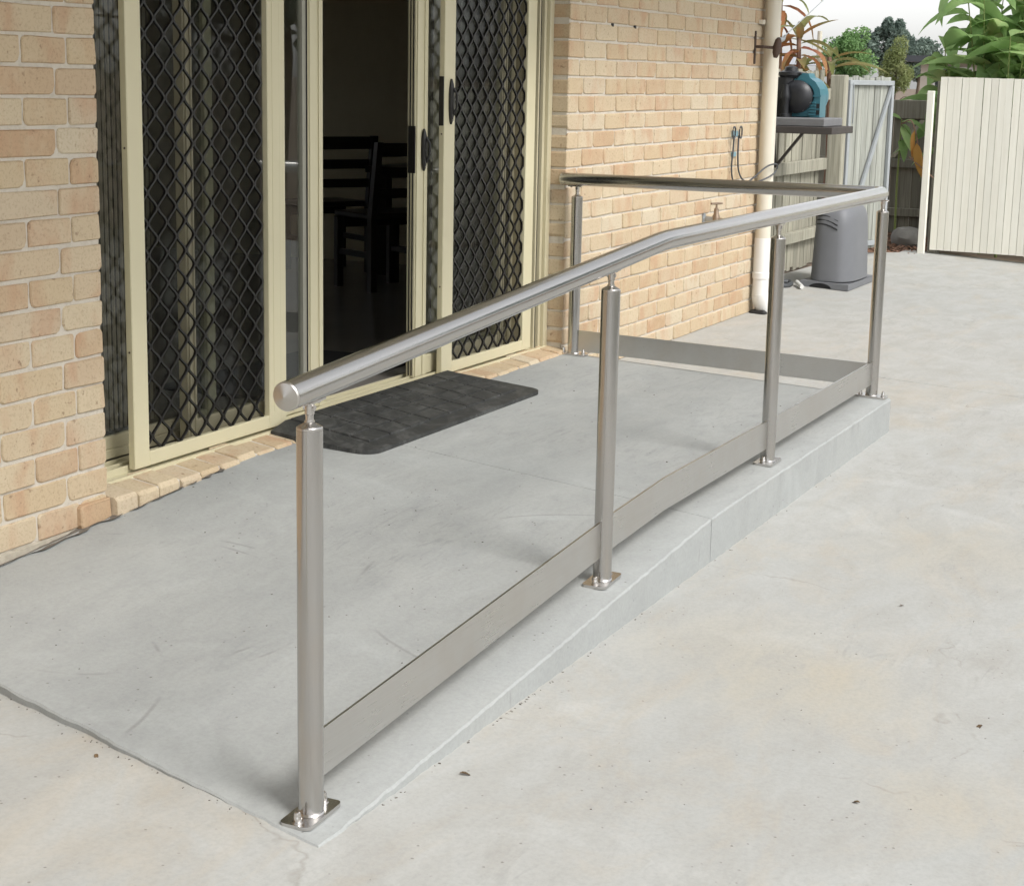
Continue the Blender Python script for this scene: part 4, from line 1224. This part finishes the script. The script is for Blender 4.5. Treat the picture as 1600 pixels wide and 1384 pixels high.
for k in range(9):
    t = 2 * math.pi * k / 9
    MB().lathe((8.44, YP(1240) + 0.108 * math.cos(t), ZP(153) + 0.108 * math.sin(t)), [(0.008, 0), (0.008, -0.016)], 8, (1, 0, 0)).obj('bolt', 'galvanised', vo)
# teal saddle, foot and fins
mb = MB(); mb.prism([(8.46, YP(1238), ZP(132)), (8.46, YP(1238), ZP(117)), (8.46, YP(1257), ZP(117)), (8.46, YP(1260), ZP(124)), (8.46, YP(1270), ZP(130)), (8.46, YP(1278), ZP(141)), (8.46, YP(1280), ZP(150)), (8.46, YP(1280), ZP(184)), (8.46, YP(1262), ZP(184)), (8.46, YP(1262), ZP(160)), (8.46, YP(1258), ZP(142)), (8.46, YP(1250), ZP(134))], (0.16, 0, 0)); mb.obj('casing', 'pump_teal', pu)
B(8.455, 8.46, YP(1281), YP(1263), ZP(153), ZP(150), 0.001).obj('rib', 'pump_teal', pu)
for k in range(5): B(8.450, 8.4595, YP(1273), YP(1261), ZP(181 - 4.6 * k), ZP(179 - 4.6 * k), 0.001).obj('fin', 'pump_teal', pu)
for k in range(2): B(8.456, 8.4596, YP(1279.5), YP(1274), ZP(180 - 10 * k), ZP(173 - 10 * k)).obj('vent', 'pump_black', pu)
B(8.47, 8.62, YP(1266), YP(1225), ZP(184), ZP(168), 0.006).obj('foot', 'pump_teal', pu)
mb = MB(); mb.lathe((8.37, YP(1225), ZP(184)), [(0.034, 0), (0.034, 0.02), (0.027, 0.024), (0.029, 0.12), (0.034, 0.13), (0.034, 0.16), (0.024, 0.2), (0.024, 0.23)], 16); mb.obj('outlet_pipe', 'pump_black', pu, True)
mb = MB(); mb.lathe((8.50, YP(1224), ZP(120)), [(0.075, -0.02), (0.09, 0.0), (0.09, 0.02), (0.05, 0.03), (0.045, 0.055), (0.02, 0.065)], 20); mb.obj('lid', 'pump_black', pu, True)
B(8.44, 8.58, YP(1246), YP(1206), ZP(119), ZP(116), 0.004).obj('flange', 'pump_black', pu)
mb = MB(); mb.lathe((8.50, YP(1216), ZP(186)), [(0.07, 0.0), (0.075, 0.1), (0.08, 0.29)], 18); mb.obj('strainer_pot', 'pump_black', pu, True)

cv = thing('pump_cover', 'grey domed plastic pump cover with curved vents on the paving', 'cover', (8.58, -0.06, 0.04))
CX, CY, CZ = 8.60, -0.068, 0.042
def sq(a, b, z, n=40, e=3.4, cx=CX, cy=CY):
    out = []
    for i in range(n):
        t = 2 * math.pi * i / n
        c, s = math.cos(t), math.sin(t)
        out.append((cx + a * math.copysign(abs(c) ** (2 / e), c), cy + b * math.copysign(abs(s) ** (2 / e), s), z))
    return out
lev = [(0.0, 0.345, 0.168), (0.04, 0.342, 0.166), (0.30, 0.330, 0.156), (0.40, 0.322, 0.151), (0.455, 0.312, 0.144), (0.50, 0.292, 0.130), (0.528, 0.258, 0.110), (0.546, 0.21, 0.082), (0.554, 0.12, 0.04), (0.556, 0.02, 0.01)]
mb = MB(); n = 40
for z, a, b in lev: mb.v += sq(a, b, CZ + 0.045 + z)
for k in range(len(lev) - 1):
    for i in range(n): mb.f.append((k * n + i, k * n + (i + 1) % n, (k + 1) * n + (i + 1) % n, (k + 1) * n + i))
mb.f.append(tuple((len(lev) - 1) * n + i for i in range(n)))
dome = mb.obj('dome', 'cover_grey', cv, True, angle=0.9)
mb = MB()
yl, yr_, xf, xb_ = 0.120, -0.235, 8.215, 9.00
out = [(xf, yl, CZ + 0.002), (xf, yl, CZ + 0.044), (xf, yr_, CZ + 0.044), (xf, yr_, CZ + 0.002)]
arch = [(xf, -0.115 + 0.075 * math.cos(t) + 0.085, CZ + 0.002 + 0.034 * math.sin(t)) for t in (math.pi * i / 10 for i in range(11))]
poly = [(xf, yl, CZ + 0.001), (xf, yl, CZ + 0.046), (xf, yr_, CZ + 0.046 - .012), (xf, yr_, CZ + 0.001 - .012)] + [(xf, 0.045 + 0.085 * math.cos(t) - 0.07, CZ - 0.004 + 0.038 * math.sin(t)) for t in (math.pi - math.pi * i / 10 for i in range(11))]
mb.prism(poly, (xb_ - xf, 0, 0)); mb.obj('base', 'cover_grey', cv)
B(xf + 0.01, xf + 0.06, -0.11, 0.06, CZ - 0.003, CZ + 0.034).obj('opening', 'cover_slot', cv)
for k in range(3):
    mb = MB()
    pts = []
    for i in range(9):
        t = i / 8
        yy = CY + 0.112 - 0.16 * t
        zz = CZ + 0.045 + 0.385 + 0.030 * k + 0.028 * math.sin(math.pi * (0.25 + 0.75 * t)) - 0.012 * t
        a = 0.324 - 0.075 * max(0, (zz - CZ - 0.045 - 0.38)) / 0.1 * 0.35
        b = 0.152
        cc = (1 - min(0.98, abs((yy - CY) / b)) ** 3.4) ** (1 / 3.4)
        pts.append((CX - a * cc - 0.001, yy, zz))
    mb.tube(pts, 0.0058, 6); mb.obj('vent_slot', 'cover_slot', dome)
hs_ = MB().tube(cat([(8.30, 0.40, 0.08), (8.15, 0.30, 0.075), (8.22, 0.20, 0.07), (8.05, 0.16, 0.065), (7.9, 0.25, 0.065)], 6), 0.017, 8).obj('hose', 'cable_black', None, True)
tag(hs_, 'dark hose lying on the paving left of the pump cover', 'hose')
hp = MB().tube([(8.02, 0.05, 0.062), (8.20, 0.14, 0.075)], 0.016, 10).obj('pipe_offcut', 'pvc_white', None, True)
tag(hp, 'short white pipe end on the paving left of the pump cover', 'pipe')

# ------------------------------------------------------------------ garden bed, rock, mulch
rk = MB(); rnd = random.Random(9)
prof = [(0.10, -0.02), (0.135, 0.02), (0.14, 0.07), (0.125, 0.12), (0.10, 0.15), (0.03, 0.165)]
rk.lathe((12.03, 0.20, 0.05), prof, 18)
rk.v = [(a + rnd.uniform(-.008, .008), b + rnd.uniform(-.008, .008), c + rnd.uniform(-.006, .006)) for a, b, c in rk.v]
tag(rk.obj('garden_stone', 'grey_stone', None, True), 'grey stone in the mulched bed beside the cream post', 'stone')
mb = MB(); rnd = random.Random(4)
for k in range(1500):
    x, y = rnd.uniform(10.95, 12.95), rnd.uniform(-0.1, 1.1)
    if y > 0.95 * (x - 10.2) or y < (11.6 - x) * 0.25 - 0.1: continue
    z = ground_z(y) - 0.03 + rnd.uniform(0, 0.02) + 0.02 * min(1, max(0, x - 11.2))
    L, W = rnd.uniform(0.012, 0.035), rnd.uniform(0.006, 0.014)
    M = Matrix.Translation((x, y, z)) @ Matrix.Rotation(rnd.uniform(0, 6.28), 4, 'Z') @ Matrix.Rotation(rnd.uniform(-.5, .5), 4, 'X') @ Matrix.Rotation(rnd.uniform(-.4, .4), 4, 'Y')
    mb.box(-L, L, -W, W, -0.003, 0.003, 0, M)
struct(mb.obj('mulch', 'bark'), 'stuff')

# ------------------------------------------------------------------ plants and trees
def blade(L, W, droop, fold, n=7, tone=0.5, seed=0, curl=0.0):
    """leaf along +X from the origin, arching down"""
    r = random.Random(seed); m = MB(); m.tone = []
    pts = []; a = 0.0; p = Vector((0, 0, 0))
    for i in range(n + 1):
        t = i / n
        w = W * (math.sin(math.pi * min(1, t ** 0.75)) ** 0.75) * (1 - 0.15 * t) if 0 < t < 1 else 0.002
        sw = curl * math.sin(t * 3) * L * 0.1
        pts.append((p.copy() + Vector((0, sw, 0)), max(w, 0.003)))
        a -= droop / n
        p += Vector((math.cos(a), 0, math.sin(a))) * L / n
    for q, w in pts: m.v += [(q.x, q.y - w / 2, q.z + fold * w), (q.x, q.y, q.z), (q.x, q.y + w / 2, q.z + fold * w)]
    for i in range(n):
        o = i * 3
        m.f += [(o, o + 3, o + 4, o + 1), (o + 1, o + 4, o + 5, o + 2)]
        tt = tone + 0.12 * math.sin(i) + r.uniform(-.06, .06)
        m.tone += [tt + 0.06, tt - 0.06]
    return m
def blade_mesh(mat, **k):
    m = blade(**k); me = bpy.data.meshes.new('leaf'); me.from_pydata(m.v, [], m.f); me.update()
    a = me.attributes.new('tone', 'FLOAT', 'FACE'); a.data.foreach_set('value', m.tone)
    for p in me.polygons: p.use_smooth = True
    me.materials.append(MAT[mat]); return me
big = [blade_mesh('leaf_big', L=0.46, W=0.175, droop=d, fold=0.22, tone=t, seed=k, curl=cu) for k, (d, t, cu) in enumerate([(0.7, 0.3, 0), (1.1, 0.45, .6), (0.4, 0.55, -.5), (1.5, 0.35, .3), (0.9, 0.7, -.2), (1.2, 0.15, .5), (0.6, 0.9, .2), (1.8, 0.5, -.6)])]
def cane_plant(x, y, h, n, lean, label, seed, spread=0.35):
    r = random.Random(seed)
    z0 = ground_z(y) - 0.03
    t = thing('ginger_plant', label, 'plant', (x, y, z0), 'broad-leaved plants behind the cream fence')
    for s in range(n):
        a = r.uniform(0, 6.28); lx = lean[0] + math.cos(a) * spread * r.uniform(.3, 1); ly = lean[1] + math.sin(a) * spread * r.uniform(.3, 1)
        H = h * r.uniform(0.78, 1.08)
        P = [Vector((x + lx * q ** 1.5, y + ly * q ** 1.5, z0 + H * q)) for q in (0, .25, .5, .75, 1)]
        MB().tube(P, [0.013, 0.012, 0.010, 0.007, 0.004], 7).obj('stem', 'cane_stem', t, True)
        k = 0
        for q in np.linspace(0.56, 1.0, 11):
            c = Vector((x + lx * q ** 1.5, y + ly * q ** 1.5, z0 + H * q))
            az = a + (0 if k % 2 else math.pi) + r.uniform(-.7, .7)
            if c.x + math.cos(az) * 0.5 < 11.68 and c.z < 2.05: az = r.uniform(-1.25, 1.25)
            inst('leaf', big[r.randrange(8)], c, t, (r.uniform(-.5, .5), -r.uniform(-0.1, 0.85), az), (r.uniform(.8, 1.25),) * 3)
            k += 1
for k, (x, y, h, n, lean, lab) in enumerate([
    (12.30, -0.10, 1.95, 4, (-0.1, 0.10), 'broad-leaved green plant leaning over the left end of the cream fence'),
    (12.25, -0.42, 2.35, 5, (-0.2, 0.05), 'tall broad-leaved green plant rising behind the middle of the cream fence'),
    (12.40, -0.85, 2.60, 5, (-0.2, 0.0), 'tallest broad-leaved green plant at the right edge above the cream fence'),
    (12.65, -0.55, 2.35, 6, (-0.25, 0.1), 'dense broad-leaved green plant filling the back of the clump behind the fence'),
    (12.1, -0.60, 1.85, 6, (-0.15, 0.0), 'low broad-leaved green plant spilling over the cream fence top'),
    (12.4, -1.6, 2.4, 4, (-0.1, 0.0), 'broad-leaved green plant behind the cream fence beyond the right edge')]):
    cane_plant(x, y, h, n, lean, lab, 30 + k)
# small plant with dead leaves at the dark fence
sp = thing('ginger_plant', 'small green plant with drooping orange dead leaves before the dark fence', 'plant', (12.25, 0.36, 0.03))
MB().tube([(12.25, 0.36, 0.0), (12.2, 0.36, 0.6), (12.1, 0.33, 1.18)], [0.012, 0.010, 0.006], 7).obj('stem', 'cane_stem', sp, True)
for c, az, el, sc, mi in (((12.10, 0.33, 1.16), 4.5, -0.15, .62, 1), ((12.10, 0.33, 1.14), 4.9, .5, .62, 3), ((12.10, 0.33, 1.18), 1.8, -0.5, .6, 0), ((12.12, 0.34, 1.10), 5.3, .75, .6, 7), ((12.15, 0.34, 1.0), 3.6, .6, .5, 5), ((12.1, 0.33, 1.12), 4.2, .85, .55, 2)):
    inst('leaf', big[mi], c, sp, (0.2, el, az), (sc,) * 3)
dl = [blade_mesh('leaf_orange', L=0.34, W=0.10, droop=0.5, fold=-0.4, tone=t, seed=60 + k) for k, t in enumerate((0.3, 0.8))]
inst('dead_leaf', dl[0], (11.62, 0.10, 1.10), sp, (0.3, 1.35, 4.6), (0.75,) * 3)
inst('dead_leaf', dl[1], (11.60, 0.07, 0.99), sp, (1.1, 1.25, 4.9), (0.95,) * 3)
MB().tube(cat([(12.1, 0.33, 1.14), (11.8, 0.18, 1.18), (11.62, 0.09, 1.08), (11.6, 0.06, 0.98)], 5), 0.006, 6).obj('dead_stalk', 'cordyline_stem', sp, True)
MB().tube([(11.7, 0.15, 0.86), (11.44, -0.13, 0.70)], 0.005, 6).obj('dead_stalk', 'cordyline_stem', sp)

# cordylines behind the pump fence
cord = [blade_mesh('leaf_red', L=0.52, W=0.10, droop=d, fold=0.25, tone=t, seed=90 + k, curl=cu) for k, (d, t, cu) in enumerate([(1.4, .15, .4), (0.8, .35, 0), (2.0, .65, -.4), (1.2, .9, .5), (0.5, .5, .2), (1.7, .75, 0)])]
for k, (x, y, h, lab, red) in enumerate([(11.05, 1.02, 1.92, 'reddish cordyline with drooping orange leaves behind the pump', .6), (11.3, 1.28, 2.35, 'tall cordyline with a reddish stem just right of the downpipe', .8), (11.5, 0.86, 1.72, 'low green and yellow cordyline above the fence beside the gate', .15)]):
    r = random.Random(200 + k)
    z0 = 0.03
    t = thing('cordyline', lab, 'plant', (x, y, z0), 'cordylines behind the pump fence')
    MB().tube([(x, y, z0), (x + .02, y - .02, h * .5), (x - .02, y + .01, h)], [0.03, 0.026, 0.02], 8).obj('stem', 'cordyline_stem', t, True)
    for i in range(20 if k < 2 else 14):
        az = i * 2.4 + r.uniform(-.4, .4); zz = h - 0.30 * (i / 20) * (1.3 if k < 2 else 1)
        el = -0.9 + 1.6 * i / 20 + r.uniform(-.2, .2)
        mi = r.choice([2, 3, 5, 4]) if r.random() < red else r.choice([0, 1])
        inst('leaf', cord[mi], (x, y, zz), t, (r.uniform(-.3, .3), el, az), (r.uniform(.7, 1.05),) * 3)
pole = MB().tube([(11.68, 1.02, 0.03), (11.71, 1.03, 1.95)], 0.022, 10).obj('garden_pole', 'pvc_cream', None, True)
tag(pole, 'thin pale pole standing among the cordylines behind the fence', 'pole')

def crown_mesh(name, center, radii, n, size, mat, seed, clumps=26, flat=0.0, thin=1.0):
    rs = np.random.RandomState(seed)
    d = rs.normal(size=(clumps, 3)); d /= np.linalg.norm(d, axis=1)[:, None]
    cc = d * (rs.uniform(0.25, 1.0, (clumps, 1)) ** 0.6) * 0.78
    cr = rs.uniform(0.20, 0.40, clumps)
    ctone = rs.uniform(0.15, 0.85, clumps)
    idx = rs.randint(0, clumps, n)
    e = rs.normal(size=(n, 3)); e /= np.linalg.norm(e, axis=1)[:, None]
    p = cc[idx] + e * (cr[idx] * rs.uniform(0.35, 1.0, n) ** 0.5)[:, None]
    p = p * np.array(radii) + np.array(center)
    u = rs.normal(size=(n, 3)); u /= np.linalg.norm(u, axis=1)[:, None]
    w = rs.normal(size=(n, 3)); v = np.cross(u, w); v /= np.linalg.norm(v, axis=1)[:, None]
    s = (size * rs.uniform(0.6, 1.4, n))[:, None]
    V = np.stack([p - u * s, p + v * s * 0.5 * thin, p + u * s, p - v * s * 0.5 * thin], 1).reshape(-1, 3)
    me = bpy.data.meshes.new(name)
    me.from_pydata(V.tolist(), [], np.arange(4 * n).reshape(-1, 4).tolist()); me.update()
    tone = np.clip(ctone[idx] + rs.uniform(-.25, .25, n), 0, 1)
    a = me.attributes.new('tone', 'FLOAT', 'FACE'); a.data.foreach_set('value', tone.astype(np.float32))
    me.materials.append(MAT[mat])
    return me
def tree(name, label, base, center, radii, n, size, mat, seed, tr=0.1, clumps=26, thin=1.0, group=None, branches=7):
    t = thing(name, label, 'tree', base, group)
    r = random.Random(seed)
    c = Vector(center); b = Vector(base)
    m = MB(); m.tube([b, b.lerp(c, 0.5) + Vector((r.uniform(-.1, .1), r.uniform(-.1, .1), 0)) * radii[0], c + Vector((0, 0, radii[2] * .5))], [tr, tr * .75, tr * .2], 8)
    for k in range(branches):
        q = b.lerp(c, r.uniform(.45, 1.0)); dd = Vector((r.uniform(-1, 1) * radii[0], r.uniform(-1, 1) * radii[1], r.uniform(0.1, .8) * radii[2])) * 0.8
        m.tube([q, q + dd * .5 + Vector((0, 0, .08 * radii[2])), q + dd], [tr * .45, tr * .3, tr * .08], 6)
    m.obj('trunk', 'trunk', t, True)
    o = bpy.data.objects.new('crown', crown_mesh('crown', c, radii, n, size, mat, seed, clumps, thin=thin)); COL.objects.link(o); attach(o, t)
    return t
tree('round_tree', 'round bright green bushy tree beyond the gate', (56.3, 12.15, -.1), (56.3, 12.15, 2.35), (1.05, 1.05, 1.15), 9000, 0.055, 'leaf_green', 1, 0.09, 34)
tree('dark_tree', 'tall dark blue green tree on the skyline right of the round tree', (108, 22.9, -.2), (108, 22.9, 3.9), (1.5, 1.5, 1.95), 7000, 0.12, 'leaf_dark', 2, 0.2, 26)
tree('dark_tree', 'dark tree top peeping over the round green tree', (107.2, 24.9, -.2), (107.2, 24.9, 3.7), (1.6, 1.6, 1.6), 6000, 0.12, 'leaf_dark', 3, 0.2, 24)
tree('dark_tree', 'lower dark tree on the skyline towards the broad-leaved plants', (108.5, 21.2, -.2), (108.5, 21.2, 3.3), (1.9, 1.7, 1.5), 6000, 0.12, 'leaf_dark', 4, 0.2, 24)
tree('feathery_tree', 'pale feathery green shrub above the dark timber fence', (22.2, 2.72, -.05), (22.2, 2.72, 1.65), (0.30, 0.30, 0.50), 5000, 0.035, 'leaf_pale', 5, 0.02, 20, 0.35)
tree('fence_shrub', 'small darker shrub beside the neighbour house wall above the fence', (18.0, 1.35, -.05), (18.0, 1.35, 1.28), (0.22, 0.20, 0.24), 2600, 0.022, 'leaf_green', 6, 0.015, 16, 0.4)

# neighbour houses
nh = thing('neighbour_house', 'beige neighbour house with dark roof edge behind the dark fence', 'house', (38, 3, -.1))
B(36.9, 43, -6, 5.55, -0.2, 2.0).obj('wall', 'neighbour_wall', nh)
rf = MB(); rf.prism([(36.45, -6.5, 2.0), (36.45, 5.95, 2.0), (36.45, 5.95, 2.14), (36.45, -6.5, 2.14)], (7, 0, 0)); rf.obj('roof', 'roof_dark', nh)
for y0 in (4.35, 1.9): 
    w_ = B(36.86, 36.899, y0, y0 + 0.9, 0.9, 1.9).obj('window', 'pvc_white', nh)
    B(36.85, 36.859, y0 + .05, y0 + .85, 0.95, 1.85).obj('pane', 'window_dark', w_)
n2 = thing('neighbour_house', 'house with pale grey roof far behind the cordylines', 'house', (45, 15, -.1))
B(41, 49, 11.7, 20, -0.2, 2.0).obj('wall', 'neighbour_wall', n2)
rf = MB(); rf.add([(40.5, 11.3, 2.0), (49.5, 11.3, 2.0), (49.5, 20.4, 2.0), (40.5, 20.4, 2.0), (43.4, 14.2, 3.3), (46.6, 14.2, 3.3), (46.6, 17.6, 3.3), (43.4, 17.6, 3.3)], [(0, 1, 5, 4), (1, 2, 6, 5), (2, 3, 7, 6), (3, 0, 4, 7), (4, 5, 6, 7), (3, 2, 1, 0)]); rf.obj('roof', 'roof_grey', n2)

# fence and trees on the open side of the yard (seen only in the glass and the steel)
bf = thing('boundary_fence', 'cream board fence along the open side of the yard', 'fence', (0, -8.5, -.2))
B(-12, 11.5, -8.62, -8.58, -0.25, 1.45).obj('board_panel', 'cream_board', bf)
for k in range(10): B(-12 + 2.4 * k, -11.9 + 2.4 * k, -8.72, -8.625, -0.25, 1.5).obj('post', 'cream_board', bf)
tree('yard_tree', 'leafy tree beyond the side fence of the yard', (9.5, -12.5, -.2), (9.5, -12.5, 3.2), (2.6, 2.6, 1.9), 6000, 0.13, 'leaf_green', 7, 0.14, 30)
tree('yard_tree', 'second leafy tree further along the side fence', (16.5, -9.5, -.2), (16.5, -9.5, 3.6), (2.8, 2.8, 2.2), 6000, 0.14, 'leaf_dark', 8, 0.14, 30)

# ------------------------------------------------------------------ small litter on the paving
lv = []
for k in range(4):
    m = blade(0.024, 0.010, 0.6 + .3 * k, 0.3, 4, 0.5, 300 + k); m.tone = None
    lv.append(m.mesh('leaf_scrap', 'dead_leaf'))
spots = [(0.954, -2.273, 'dry leaf scrap on the paving right of the middle posts'), (-0.584, -2.528, 'dry leaf scrap on the paving near the bottom right'), (0.074, -2.682, 'dry leaf scrap on the paving at the right edge'),
         (-1.315, -0.971, 'dry leaf scrap on the paving left of the ramp toe'), (-0.949, -1.70, 'dry leaf scrap on the paving right of the first post')]
for k, (x, y, lab) in enumerate(spots):
    o = inst('leaf_scrap', lv[k % 4], (x, y, ground_z(y) + 0.004), None, (0, -0.1, 1.3 * k), (1 + .2 * (k % 3),) * 3)
    tag(o, lab, 'leaf', 'dry leaf scraps')
mb = MB(); rnd = random.Random(77)
def bit(x, y, z, s):
    M = Matrix.Translation((x, y, z)) @ Matrix.Rotation(rnd.uniform(0, 6.28), 4, 'Z')
    mb.box(-s, s, -s * rnd.uniform(.25, .7), s * .4, 0, s * rnd.uniform(.3, .8), 0, M)
for k in range(70):
    x = rnd.choice([rnd.uniform(-1.2, 0.5), rnd.gauss(-0.55, 0.12), rnd.uniform(-1.3, 3.5)])
    y = YE - 0.008 - abs(rnd.gauss(0, 0.006))
    bit(x, y, ground_z(y), rnd.uniform(0.0008, 0.0032))
for k in range(60):
    y = rnd.uniform(-1.5, -0.2); x = x_toe(y) - abs(rnd.gauss(0, 0.012)) - .008
    bit(x, y, ground_z(y), rnd.uniform(0.0008, 0.0028))
for k in range(150):
    x, y = rnd.uniform(-1.9, 4.8), rnd.uniform(-3.3, -1.7); bit(x, y, ground_z(y), rnd.uniform(0.0008, 0.0022))
for k in range(110):
    y = rnd.uniform(-1.5, -0.05); x = rnd.uniform(x_toe(y) + .05, 3.4); bit(x, y, ramp_z(x, y) + 0.0005, rnd.uniform(0.001, 0.003))
struct(mb.obj('grit', 'dirt_dark'), 'stuff')
